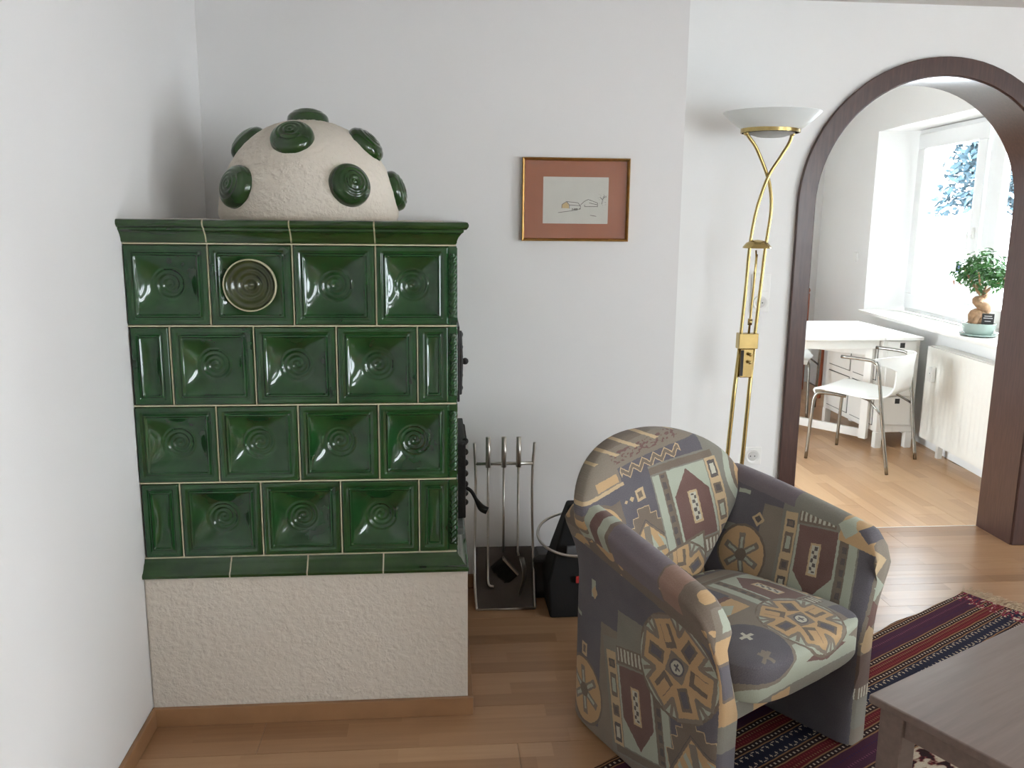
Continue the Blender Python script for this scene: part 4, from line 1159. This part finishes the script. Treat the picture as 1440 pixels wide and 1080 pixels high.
# ================================================================== ARMCHAIR
CH = math.radians(33)
chair = thing('armchair', 'upholstered tub armchair in kilim-patterned fabric with arched back', 'armchair', (0.8735, -0.427, 0.0055), CH)
def arm(side):
    mb = MB()
    N = 30; rings = []; info = []
    for i in range(N + 1):
        q = i / N                                  # 0 rear, 1 front
        # round the vertical front edge and rear edge by pulling thickness in
        y = 0.595 - 0.600 * q
        xo = (0.250 + 0.095 * q ** 0.8) if side < 0 else (0.328 + 0.018 * q ** 0.8)
        zt_ = 0.700 - 0.096 * q ** 1.4
        fr = max(0.0, (q - 0.90) / 0.10); zt_ -= 0.055 * fr ** 2.5
        rr_ = max(0.0, (0.16 - q) / 0.16); zt_ -= 0.045 * rr_ ** 2
        pinch = 0.018 * fr ** 3 + 0.012 * rr_ ** 3
        th = 0.092
        fl_ = 0.062
        P = []
        P.append((xo - pinch, 0.0)); P.append((xo - pinch, 0.10)); P.append((xo - pinch, 0.22)); P.append((xo - pinch, zt_ - 0.25))
        for a, b in ((0.04, 0.20), (0.14, 0.16), (0.34, 0.12), (0.62, 0.082), (0.88, 0.050), (1.0, 0.028)):
            P.append((xo - pinch + fl_ * a, zt_ - b))
        for a, b in ((0.047, 0.012), (0.038, 0.003), (0.020, 0.0), (0.0, 0.002), (-0.014, 0.012), (-0.022, 0.032)):
            P.append((xo + a - pinch, zt_ - b))
        for a, b in ((-0.032, 0.07), (-0.045, 0.12), (-0.062, 0.18), (-th + 0.006, 0.25)):
            P.append((xo + a + pinch * 0.6, zt_ - b))
        P += [(xo - th + pinch, 0.22), (xo - th + pinch, 0.10), (xo - th + pinch, 0.0)]
        rings.append([(side * x, y, z) for x, z in P])
    mb.loft(rings)
    if side < 0: o = mb.build('arm', ['fab_side'], chair, smooth=True, auto=62)
    else: o = mb.build('arm', ['fab_inner'], chair, smooth=True, auto=62)
    def uvf(co, p):
        u = 0.595 - co.y
        if abs(p.normal.y) > 0.75 and p.normal.y < 0: u = 0.602 + (abs(co.x) - 0.25) if side > 0 else 0.602 + (0.36 - abs(co.x))
        return (u, co.z + (0.0))
    set_uv(o, uvf)
    b = o.modifiers.new('bevel', 'BEVEL'); b.width = 0.018; b.segments = 4; b.limit_method = 'ANGLE'; b.angle_limit = math.radians(60)
    return o
arm(-1); arm(1)

def pillow(outline, n_r, front, back, edge):
    """closed cushion over a closed 2D outline. front(a,b,r)/back -> 3D, r 0 centre..1 rim"""
    mb = MB(); n = len(outline)
    cx = sum(p[0] for p in outline) / n; cy = sum(p[1] for p in outline) / n
    rs = [math.sin(PI / 2 * (i / n_r)) for i in range(1, n_r + 1)]
    c0 = mb.pts([front(cx, cy, 0)])[0]; prev = None; fr = []
    for r in rs: fr.append(mb.pts([front(cx + (a - cx) * r, cy + (b - cy) * r, r) for a, b in outline]))
    bk = []
    for r in rs: bk.append(mb.pts([back(cx + (a - cx) * r, cy + (b - cy) * r, r) for a, b in outline]))
    c1 = mb.pts([back(cx, cy, 0)])[0]
    for i in range(n):
        j = (i + 1) % n
        mb.face((c0, fr[0][i], fr[0][j])); mb.face((c1, bk[0][j], bk[0][i]))
        for a, b in zip(fr, fr[1:]): mb.face((a[i], b[i], b[j], a[j]))
        for a, b in zip(bk, bk[1:]): mb.face((a[j], b[j], b[i], a[i]))
        mb.face((fr[-1][i], bk[-1][i], bk[-1][j], fr[-1][j]))
    return mb
# backrest: outline in (x, t) with t along the recline
ol = []
NB = 80
for i in range(NB):
    a = 2 * PI * i / NB
    ca, sa = math.cos(a), math.sin(a)
    if sa >= 0: x = 0.340 * math.copysign(abs(ca) ** 0.92, ca); t_ = 0.255 + 0.205 * abs(sa) ** 0.95
    else:
        x = math.copysign(abs(ca) ** 0.55, ca) * 0.340; t_ = 0.255 - 0.295 * abs(sa) ** 0.8
        k = max(0, (0.255 - t_) / 0.295); x *= 1 - 0.46 * min(1, k * 1.25)
    ol.append((x, t_))
RC = math.radians(16.5)
def bk_pt(x, t_, d):
    # d: distance out of the front face
    y = 0.475 + t_ * math.sin(RC) - d * math.cos(RC) - 0.55 * x * x
    z = 0.395 + t_ * math.cos(RC) - d * math.sin(RC) * 0.2
    return (x, y, z)
def rim(r): return math.sqrt(max(0, 1 - r ** 6))
bm_ = pillow(ol, 12, lambda a, b, r: bk_pt(a, b, 0.012 + 0.030 * rim(r) + 0.012 * (1 - r * r)), lambda a, b, r: bk_pt(a, b, -0.012 - 0.045 * rim(r)), 0)
bo = bm_.build('backrest', 'fab_back', chair, smooth=True)
set_uv(bo, lambda co, p: (co.x * 0.92, ((co.z - 0.395) / math.cos(RC) - 0.250)))
# seat cushion
so_ = []
NS = 72
for i in range(NS):
    a = 2 * PI * i / NS; ca, sa = math.cos(a), math.sin(a)
    x = math.copysign(abs(ca) ** 0.38, ca) * 0.262; y = math.copysign(abs(sa) ** 0.38, sa) * 0.235
    x *= 1 - 0.12 * (y + 0.235) / 0.47; y *= 1.04
    if y < 0: y -= 0.012 * (1 - (x / 0.27) ** 2)
    so_.append((x, y))
def st_pt(x, y, top, r):
    crown = 0.018 * (1 - (x / 0.27) ** 2) * (1 - (y / 0.26) ** 2)
    z = (0.392 + crown + 0.022 * rim(r)) if top else (0.318 - 0.020 * rim(r))
    return (x, y + 0.21, z + (0.010 * (0.2 - y) / 0.4 if top else 0))
sc_ = pillow(so_, 12, lambda a, b, r: st_pt(a, b, True, r), lambda a, b, r: st_pt(a, b, False, r), 0)
sc_o = sc_.build('seat_cushion', 'fab_seat', chair, smooth=True)
set_uv(sc_o, lambda co, p: (co.x, co.y - 0.21 if (co.z > 0.37 or co.y > 0.05) else co.y - 0.21 - (0.40 - co.z) * 0.9))
sr = MB().prism([(-0.262, 0.015), (0.262, 0.015), (0.205, 0.47), (-0.205, 0.47)], 0.056, lambda a, b, c: (a, b, 0.262 + c)).build('seat_frame', 'fab_seat', chair, bevel=0.008)
set_uv(sr, lambda co, p: (co.x, -0.30 - (0.32 - co.z)))
bp = MB(); rings = []
for i in range(13):
    x = -0.20 + 0.46 * i / 12; yb = 0.535 - 0.28 * x * x
    rings.append([(x, yb - 0.01, 0.004), (x, yb + 0.02, 0.004), (x, yb + 0.02, 0.30), (x, yb + 0.055, 0.46), (x, yb + 0.035, 0.46), (x, yb - 0.01, 0.30)])
bp.loft(rings)
bpo = bp.build('back_panel', 'fab_side', chair, smooth=True, auto=50)
set_uv(bpo, lambda co, p: (co.x + 0.26, co.z))

# ================================================================== RUG
RA = math.radians(180 + 31.2)
rug = thing('kilim_rug', 'dark red and navy striped kilim rug with fringe under the armchair', 'rug', (2.042, 0.69, 0.0), RA)
def rug_mat():
    m, t, b = new_mat('striped_kilim')
    g = t.coord()
    p = t.sep(g); nz = t.noise(g, 14, 2)
    x = p[0]; y = t.add(p[1], t.mul(t.sub(nz, 0.5), 0.008))
    per = t.m('PINGPONG', y, 0.225)
    RED, PUR, NAVY, TANr, BLK, WHT = lin(96, 34, 38), lin(72, 42, 58), lin(40, 40, 54), lin(140, 106, 76), lin(48, 34, 34), lin(184, 168, 146)
    c = t.mix(0.0, PUR, PUR)
    def band(c, a, bb, col): return t.mix(t.mul(t.m('GREATER_THAN', per, a), t.m('LESS_THAN', per, bb)), c, col)
    c = band(c, -1, 0.028, BLK); c = band(c, 0.105, 0.130, BLK); c = band(c, 0.130, 0.168, RED); c = band(c, 0.168, 0.195, BLK); c = band(c, 0.195, 1, NAVY)
    for a in (0.004, 0.026, 0.105, 0.128, 0.168, 0.193): c = band(c, a - 0.002, a + 0.0025, TANr)
    dots = t.stripe(x, 0.017, 0.36)
    for a in (0.015, 0.1165, 0.1805):
        c = t.mix(t.mul(t.mul(t.m('GREATER_THAN', per, a - 0.0036), t.m('LESS_THAN', per, a + 0.0036)), dots), c, WHT)
    for a, col in ((0.142, TANr), (0.156, lin(140, 60, 60)), (0.055, lin(120, 70, 90)), (0.08, lin(52, 40, 74))):
        c = t.mix(t.mul(t.mul(t.m('GREATER_THAN', per, a - 0.0035), t.m('LESS_THAN', per, a + 0.0035)), t.stripe(x, 0.011, 0.3)), c, col)
    tri = t.m('PINGPONG', x, 0.022)
    cr = t.mn(t.box(tri, per, 0.010, 0.209, 0.0045, 0.0012), t.mn(t.box(tri, per, 0.010, 0.209, 0.0016, 0.006), t.box(tri, per, 0.019, 0.202, 0.003, 0.0016)))
    c = t.lay(c, cr, WHT)
    # end border
    e = t.m('LESS_THAN', x, 0.10)
    en = t.noise(t.comb(t.mul(x, 30), t.mul(p[1], 60)), 1.0, 2)
    c = t.mix(t.mul(e, t.m('GREATER_THAN', en, 0.5)), c, t.mix(t.m('GREATER_THAN', en, 0.6), lin(120, 46, 60), WHT))
    # pale woven field in the middle
    fld = t.m('GREATER_THAN', p[1], 0.455)
    fn_ = t.noise(t.comb(t.mul(x, 20), t.mul(p[1], 34)), 1.0, 2)
    c = t.mix(fld, c, t.ramp(fn_, [(0.40, BLK), (0.43, RED), (0.5, WHT), (0.72, lin(190, 180, 166))]))
    c = t.mix(0.3, c, t.mix(t.noise(g, 300, 2), (0, 0, 0, 1), (1, 1, 1, 1)), 'OVERLAY')
    t.l.new(c, b.inputs['Base Color']); b.inputs['Roughness'].default_value = 0.95; b.inputs['Specular IOR Level'].default_value = 0.1
    t.l.new(t.bump(t.noise(t.vmap(g, (260, 90, 1)), 1.0, 2), 0.4, 0.002), b.inputs['Normal'])
    return m
M['rug'] = rug_mat()
M['fringe'] = mat('rug_fringe', lin(178, 156, 130), 0.95, var=0.3, vscale=60)
rb_ = MB()
def edge_w(x): return 0.006 * math.sin(x * 9) + 0.004 * math.sin(x * 23)
def rugp(i, j, z):
    x = 2.35 * i; y = edge_w(x) * (1 - j) + 1.35 * j
    return (x + 0.008 * math.sin(y * 11) * (1 - i), y, z + (0.0008 * (1 + math.sin(x * 7 + y * 5)) if z > 0.001 else 0))
top = rb_.grid(60, 34, lambda i, j: rugp(i, j, 0.0035)); bot = rb_.grid(60, 34, lambda i, j: rugp(i, j, 0.0002), True)
ringt = lambda d: [d[i][0] for i in range(61)] + [d[60][j] for j in range(1, 35)] + [d[i][34] for i in range(59, -1, -1)] + [d[0][j] for j in range(33, 0, -1)]
a, b = ringt(top), ringt(bot)
for i in range(len(a)):
    j = (i + 1) % len(a); rb_.face((a[i], b[i], b[j], a[j]))
rb_.build('weave', 'rug', rug, smooth=True, auto=50)
fr = MB(); rn = random.Random(9)
for i in range(520):
    y = 1.35 * i / 520 + rn.uniform(-0.002, 0.002); L = rn.uniform(0.04, 0.085); s = rn.uniform(-0.035, 0.035)
    fr.tube([(0.006, y, 0.003), (-L * 0.5, y + s * 0.4, 0.005 + rn.uniform(0, 0.004)), (-L, y + s, 0.002)], 0.0012, 4)
fo = fr.build('fringe', 'fringe', rug); fo['kind'] = 'stuff'

# ================================================================== COFFEE TABLE
CT = math.radians(28.0)
ct = thing('coffee_table', 'grey-brown stained wooden coffee table standing on the rug', 'table', (0.875, -0.749, 0.0052), CT)
# local x along the far edge, y towards the armchair (0) / camera (negative)
TL, TD, TZ = 0.90, 0.62, 0.4448
MB().box(0, TL, -TD, 0, TZ - 0.020, TZ).build('table_top', 'table_wood', ct, bevel=0.003)
LS = 0.055; ins = 0.018
for lx in (ins, TL - ins - LS):
    for ly in (-ins - LS, -TD + ins):
        MB().box(lx, lx + LS, ly, ly + LS, 0, TZ - 0.0202).build('leg', 'table_wood', ct, bevel=0.003)
a0 = ins + 0.008
for args in ((ins + LS, TL - ins - LS, -a0 - 0.02, -a0), (ins + LS, TL - ins - LS, -TD + a0, -TD + a0 + 0.02), (a0, a0 + 0.02, -TD + ins + LS, -ins - LS), (TL - a0 - 0.02, TL - a0, -TD + ins + LS, -ins - LS)):
    MB().box(*args, TZ - 0.075, TZ - 0.0203).build('apron', 'table_wood', ct, bevel=0.002)

# ================================================================== KITCHEN: GATELEG TABLE
gt = thing('gateleg_table', 'white gateleg table with drawers and raised leaf by the kitchen window', 'table', (2.925, 3.26, 0))
def G_(x): return x - 2.925
def H_(y): return y - 3.26
CX0, CX1, CY0, CY1 = 2.80, 3.05, 2.87, 3.66
body = MB().box(G_(CX0 + 0.004), G_(CX1), H_(CY0 + 0.006), H_(CY1), 0.105, 0.715).build('cabinet_body', 'white_lacquer', gt, bevel=0.003)
MB().box(G_(CX0), G_(CX1 + 0.005), H_(2.845), H_(3.74), 0.716, 0.738).build('cabinet_top', 'white_lacquer', gt, bevel=0.003)
MB().box(G_(2.16), G_(CX0 - 0.002), H_(2.845), H_(3.74), 0.716, 0.738).build('leaf', 'white_lacquer', gt, bevel=0.003)
MB().box(G_(2.30), G_(CX0 - 0.01), H_(2.90), H_(2.925), 0.655, 0.7155).build('leaf_rail', 'white_lacquer', gt, bevel=0.002)
for x in (CX0, CX1 - 0.045):
    for y in (CY0 - 0.002, CY1 - 0.045):
        MB().box(G_(x), G_(x + 0.045), H_(y), H_(y + 0.045), 0, 0.1045).build('foot', 'white_lacquer', gt, bevel=0.002)
for z0_, z1_ in ((0.545, 0.710), (0.350, 0.539), (0.155, 0.344)):
    d = MB().box(G_(CX0 + 0.03), G_(CX1 - 0.03), H_(CY0 - 0.006), H_(CY0 + 0.0055), z0_, z1_).build('drawer', 'white_lacquer', gt, bevel=0.002)
    MB().box(G_(2.925) - 0.016, G_(2.925) + 0.016, H_(CY0 - 0.0068), H_(CY0 - 0.0061), z1_ - 0.045, z1_ - 0.012).build('finger_notch', 'gap', d)
for y0_, y1_ in ((2.93, 3.25), (3.29, 3.61)):
    for z0_, z1_ in ((0.14, 0.40), (0.44, 0.68)):
        MB().box(G_(CX0 + 0.0025), G_(CX0 + 0.0039), H_(y0_), H_(y1_), z0_, z1_).build('gap_line', 'gap', gt)
        MB().box(G_(CX0 - 0.002), G_(CX0 + 0.0024), H_(y0_ + 0.006), H_(y1_ - 0.006), z0_ + 0.006, z1_ - 0.006).build('side_panel', 'white_lacquer', gt)
# gate leg
A_ = Vector((2.765, 2.965, 0)); D_ = (Vector((2.43, 3.42, 0)) - A_).normalized(); Nn = Vector((-D_.y, D_.x, 0))
def gate(name, l0, l1, z0_, z1_, hw=0.012):
    mb = MB(); p = [A_ + D_ * l + Nn * w + Vector((0, 0, z)) - Vector((2.925, 3.26, 0)) for z in (z0_, z1_) for l, w in ((l0, -hw), (l1, -hw), (l1, hw), (l0, hw))]
    i = mb.pts(p)
    for q in ((3, 2, 1, 0), (4, 5, 6, 7), (0, 1, 5, 4), (1, 2, 6, 5), (2, 3, 7, 6), (3, 0, 4, 7)): mb.face([i[k] for k in q])
    mb.build(name, 'white_lacquer', gt, bevel=0.002)
gate('gate_post', -0.025, 0.025, 0.045, 0.652, 0.018); gate('gate_leg', 0.52, 0.57, 0.0, 0.70, 0.018); gate('gate_rail', 0.026, 0.519, 0.05, 0.105); gate('gate_rail', 0.026, 0.519, 0.60, 0.65)

# ================================================================== WHITE KITCHEN CHAIRS
def make_chair(loc, rz, label):
    t = thing('white_chair', label, 'chair', loc, rz)
    P = smoothpath([(0.232, 0.408, 0), (0.243, 0.432, 0), (0.215, 0.452, 0), (0.10, 0.446, 0), (-0.06, 0.434, 0), (-0.15, 0.438, 0), (-0.200, 0.468, 0), (-0.224, 0.53, 0), (-0.238, 0.60, 0), (-0.247, 0.64, 0), (-0.252, 0.69, 0)], 5)
    n = len(P) - 1
    # half widths along the profile
    W = [(0, 0.205), (0.2, 0.215), (0.45, 0.21), (0.56, 0.175), (0.66, 0.135), (0.80, 0.140), (0.875, 0.20), (0.90, 0.262), (1.0, 0.262)]
    mb = MB(); top, bot = [], []
    th = 0.010
    def pt(i, j, d):
        q = i / n; s = 2 * j - 1; w = interp(q, W)
        y, z = P[i].x, P[i].y
        a = P[min(i + 1, n)] - P[max(i - 1, 0)]; nx, nz = a.y, -a.x; L = math.hypot(nx, nz) or 1
        y += nx / L * d * -1; z += nz / L * d * -1
        wrap = sm(0.55, 0.95, q)
        x = s * w
        y += wrap * 1.75 * x * x
        z += (1 - wrap) * 0.06 * x * x * 4 * 0.4 - sm(0.97, 1.0, q) * 0.012 * abs(s) ** 4
        return (x, y, z)
    NU = 16
    A1 = [[mb.pts([pt(i, j / NU, 0)])[0] for j in range(NU + 1)] for i in range(n + 1)]
    B1 = [[mb.pts([pt(i, j / NU, th)])[0] for j in range(NU + 1)] for i in range(n + 1)]
    for i in range(n):
        for j in range(NU):
            mb.face((A1[i][j], A1[i + 1][j], A1[i + 1][j + 1], A1[i][j + 1])); mb.face((B1[i][j + 1], B1[i + 1][j + 1], B1[i + 1][j], B1[i][j]))
    rA = [A1[i][0] for i in range(n + 1)] + [A1[n][j] for j in range(1, NU + 1)] + [A1[i][NU] for i in range(n - 1, -1, -1)] + [A1[0][j] for j in range(NU - 1, 0, -1)]
    rB = [B1[i][0] for i in range(n + 1)] + [B1[n][j] for j in range(1, NU + 1)] + [B1[i][NU] for i in range(n - 1, -1, -1)] + [B1[0][j] for j in range(NU - 1, 0, -1)]
    for i in range(len(rA)):
        j = (i + 1) % len(rA); mb.face((rA[i], rB[i], rB[j], rA[j]))
    mb.build('seat_shell', 'white_plastic', t, smooth=True, auto=55)
    for s in (-1, 1):
        MB().tube(smoothpath([(s * 0.230, 0.248, 0.0), (s * 0.222, 0.235, 0.30), (s * 0.216, 0.222, 0.405), (s * 0.20, 0.17, 0.425), (s * 0.17, 0.05, 0.418)], 6), 0.0105, 10).build('leg', 'chrome', t, smooth=True)
        MB().tube(smoothpath([(s * 0.235, -0.252, 0.0), (s * 0.246, -0.205, 0.30), (s * 0.258, -0.16, 0.62), (s * 0.260, -0.14, 0.655), (s * 0.262, -0.10, 0.668), (s * 0.268, 0.06, 0.672)], 6), 0.0105, 10).build('leg', 'chrome', t, smooth=True)
        MB().tube([(s * 0.248, -0.198, 0.35), (s * 0.19, -0.10, 0.415), (s * 0.12, 0.0, 0.42)], 0.007, 8).build('brace', 'chrome', t, smooth=True)
    return t
make_chair((2.58, 2.625, 0), math.radians(41.6), 'white shell chair with steel legs pulled out before the drawer table')
make_chair((2.62, 4.02, 0), math.radians(150), 'white shell chair behind the raised table leaf, half hidden')

# ================================================================== WOODEN CHAIR in the far corner
wc = thing('wooden_chair', 'reddish wooden chair standing in the far kitchen corner', 'chair', (2.96, 4.66, 0), math.radians(180))
for sx in (-1, 1):
    MB().lathe([(0.0001, 0), (0.017, 0), (0.019, 0.3), (0.018, 0.84), (0.012, 0.85), (0.020, 0.872), (0.012, 0.892), (0.0001, 0.895)], 14, (sx * 0.19, -0.19, 0)).build('post', 'red_wood', wc, smooth=True, auto=50)
    MB().lathe([(0.0001, 0), (0.016, 0), (0.019, 0.2), (0.018, 0.44), (0.0001, 0.44)], 14, (sx * 0.18, 0.19, 0)).build('leg', 'red_wood', wc, smooth=True, auto=50)
MB().box(-0.21, 0.21, -0.17, 0.22, 0.4405, 0.465).build('seat', 'red_wood', wc, bevel=0.008)
for z in (0.58, 0.70, 0.80): MB().box(-0.175, 0.175, -0.197, -0.183, z, z + 0.05).build('back_slat', 'red_wood', wc, bevel=0.004)
for z in (0.18, 0.30): MB().tube([(-0.18, -0.19, z), (0.18, -0.19, z)], 0.010, 8).build('stretcher', 'red_wood', wc, smooth=True)

# ================================================================== RADIATOR
rad = thing('radiator', 'white ribbed panel radiator under the kitchen window sill', 'radiator', K(-0.5, 0.05, 0))
RO = K(-0.5, 0.05, 0)
def kmesh_(fn, name, m, parent, **kw_):
    mb = MB(); fn(mb); mb.v = [tuple(Vector(p) - RO) for p in mb.v]; return mb.build(name, m, parent, **kw_)
R0, R1, RZ0, RZ1 = -1.10, 0.10, 0.095, 0.688
def rp_(mb):
    ns = 96
    top = []
    for q in range(2):
        pass
    rows = [RZ0, RZ0 + 0.03, RZ0 + 0.05, RZ1 - 0.05, RZ1 - 0.03, RZ1]
    ids = []
    for z in rows:
        r = []
        for i in range(ns + 1):
            s = R0 + (R1 - R0) * i / ns
            rib = 0.006 * (0.5 - 0.5 * math.cos(2 * PI * i / 4)) if (rows[1] < z < rows[4]) and 3 < i < ns - 3 else 0.0
            r.append(K(s, 0.0 + rib, z))
        ids.append(mb.pts(r))
    for a, b in zip(ids, ids[1:]):
        for i in range(ns): mb.face((a[i], a[i + 1], b[i + 1], b[i]))
    bk = [mb.pts([K(R0, 0.02, z), K(R1, 0.02, z)]) for z in (RZ0, RZ1)]
    mb.face((bk[0][0], bk[0][1], bk[1][1], bk[1][0]))
    mb.face([ids[0][i] for i in range(ns + 1)] + [bk[0][1], bk[0][0]]); mb.face([ids[-1][i] for i in range(ns + 1)] + [bk[1][1], bk[1][0]])
    mb.face([r[0] for r in ids] + [bk[1][0], bk[0][0]]); mb.face([r[-1] for r in ids] + [bk[1][1], bk[0][1]])
kmesh_(rp_, 'front_panel', 'white_metal', rad, smooth=True, auto=40)
kmesh_(lambda mb: (kbox(mb, R0, R1, 0.021, 0.095, RZ1 - 0.012, RZ1 + 0.004), kbox(mb, R1 - 0.004, R1 + 0.002, 0.0, 0.095, RZ0 + 0.01, RZ1 - 0.0125)), 'top_grille', 'white_metal', rad, bevel=0.002)
kmesh_(lambda mb: kbox(mb, R0, R1, 0.06, 0.0995, RZ0, RZ1 - 0.0125), 'rear_panel', 'white_metal', rad)
for s in (-0.9, -0.1): kmesh_(lambda mb: kbox(mb, s, s + 0.03, 0.03, 0.06, 0.0, RZ0 + 0.05), 'foot', 'white_metal', rad)
hm = kmesh_(lambda mb: kbox(mb, -0.035, 0.005, -0.028, -0.0005, 0.475, 0.572), 'heat_meter', 'white_plastic', rad, bevel=0.005)
kmesh_(lambda mb: kbox(mb, -0.017, -0.012, -0.0292, -0.0285, 0.528, 0.533), 'sensor_dot', 'gap', rad)
th_ = MB(); kbox(th_, 1.60, 1.665, 0.080, 0.0998, 1.148, 1.222)
tag(th_.build('room_thermostat', 'white_plastic', bevel=0.004), 'tiny white thermostat box on the kitchen wall beside the window niche', 'thermostat')

# ================================================================== BONSAI
bp_ = K(-0.215, 0.135, zs + 0.022)
bon = thing('bonsai_plant', 'ginseng ficus bonsai in pale green oval pot on the window sill', 'potted plant', bp_, math.radians(85))
def oval(prof, k=0.78): 
    m_ = MB(); m_.lathe(prof, 36); m_.v = [(x, y * k, z) for x, y, z in m_.v]; return m_
oval([(0.0001, 0), (0.095, 0), (0.118, 0.008), (0.120, 0.016), (0.112, 0.016), (0.09, 0.010), (0.0001, 0.010)]).build('saucer', 'pot', bon, smooth=True, auto=40)
oval([(0.0001, 0.0105), (0.085, 0.0105), (0.100, 0.025), (0.110, 0.060), (0.113, 0.078), (0.106, 0.079), (0.100, 0.066), (0.0001, 0.066)]).build('pot', 'pot', bon, smooth=True, auto=40)
so = oval([(0.0001, 0.076), (0.05, 0.077), (0.09, 0.074), (0.1005, 0.068), (0.0001, 0.067)]); so.build('soil', 'soil', bon, smooth=True)
tk = MB()
tp = smoothpath([(0.0, 0.0, 0.07), (0.012, 0.022, 0.11), (-0.006, -0.026, 0.155), (0.006, 0.018, 0.20), (0.0, -0.008, 0.235), (0.0, 0.0, 0.27)], 6)
tk.tube(tp, [0.046 - 0.030 * (i / (len(tp) - 1)) + 0.006 * math.sin(i * 1.05) for i in range(len(tp))], 12)
tk.tube(smoothpath([(0.01, 0.045, 0.07), (-0.012, 0.02, 0.12), (0.015, -0.02, 0.17), (0.0, 0.01, 0.22)], 5), [0.022 - 0.0007 * i for i in range(16)], 9)
for a, l in ((0.3, 0.045), (2.2, 0.05), (3.6, 0.045), (5.0, 0.04)):
    tk.tube(smoothpath([(0.0, 0, 0.15), (l * 0.6 * math.cos(a), l * 0.6 * math.sin(a), 0.115), (l * 1.2 * math.cos(a), l * 1.2 * math.sin(a), 0.07)], 4), [0.022] * 4 + [0.018] * 4 + [0.012], 8)
rn = random.Random(11)
for a, l, z in ((0.0, 0.15, 0.37), (1.2, 0.11, 0.40), (2.4, 0.12, 0.38), (3.3, 0.17, 0.35), (4.4, 0.12, 0.36), (5.4, 0.12, 0.40)):
    tk.tube(smoothpath([(0, 0, 0.24), (l * 0.4 * math.cos(a), l * 0.4 * math.sin(a), 0.29), (l * math.cos(a), l * math.sin(a), z)], 4), [0.012, 0.011, 0.010, 0.009, 0.008, 0.007, 0.006, 0.005, 0.004], 7)
tk.build('trunk', 'bark', bon, smooth=True)
lf = MB()
cl = [((0.0, 0, 0.41), 0.11), ((0.12, 0.0, 0.37), 0.085), ((-0.13, 0.01, 0.36), 0.085), ((0.05, 0.07, 0.38), 0.08), ((-0.05, -0.08, 0.37), 0.085), ((0.17, -0.01, 0.34), 0.06), ((-0.19, 0.0, 0.335), 0.055), ((-0.03, 0.0, 0.33), 0.09), ((0.02, 0.01, 0.455), 0.06)]
nleaf = 0
leaf_pts = []
for (c, r) in cl:
    for _ in range(int(105 * (r / 0.085) ** 2)):
        d = Vector((rn.gauss(0, 1), rn.gauss(0, 1), rn.gauss(0, 0.7))).normalized() * r * rn.uniform(0.55, 1.0)
        leaf_pts.append((Vector((c[0] * 1.15, c[1] * 1.15, c[2])) + d * 1.1, (d.normalized() + Vector((0, 0, 0.7)) + Vector((rn.uniform(-.5, .5), rn.uniform(-.5, .5), rn.uniform(-.3, .3)))).normalized()))
def leafmesh(mb, base, nrm, L):
    t1 = nrm.orthogonal().normalized(); t1.rotate(Matrix.Rotation(rn.uniform(0, 6.28), 3, nrm)); s1 = nrm.cross(t1)
    q = mb.pts([base, base + t1 * L * 0.4 + s1 * L * 0.24 + nrm * 0.003, base + t1 * L * 0.75 + s1 * L * 0.18, base + t1 * L - nrm * 0.005, base + t1 * L * 0.75 - s1 * L * 0.18, base + t1 * L * 0.4 - s1 * L * 0.24 + nrm * 0.003, base + t1 * L * 0.5 - nrm * 0.003])
    for i in range(6): mb.face((q[i], q[(i + 1) % 6], q[6]))
for p, nv_ in leaf_pts: leafmesh(lf, p, nv_, rn.uniform(0.028, 0.044))
lo = lf.build('foliage', 'leaf', bon); lo['kind'] = 'stuff'
pt_ = MB().box(-0.032, 0.032, -0.003, 0.003, 0.072, 0.140).build('plant_tag', 'black_plastic', bon, bevel=0.001)
pt_.location = (-0.072, -0.012, 0); pt_.rotation_euler = (0, 0, math.radians(61.8))
for z_, w_ in ((0.124, 0.020), (0.112, 0.024), (0.094, 0.016)):
    MB().box(-w_, w_, 0.0031, 0.0036, z_, z_ + 0.003).build('print_line', 'white_plastic', pt_)
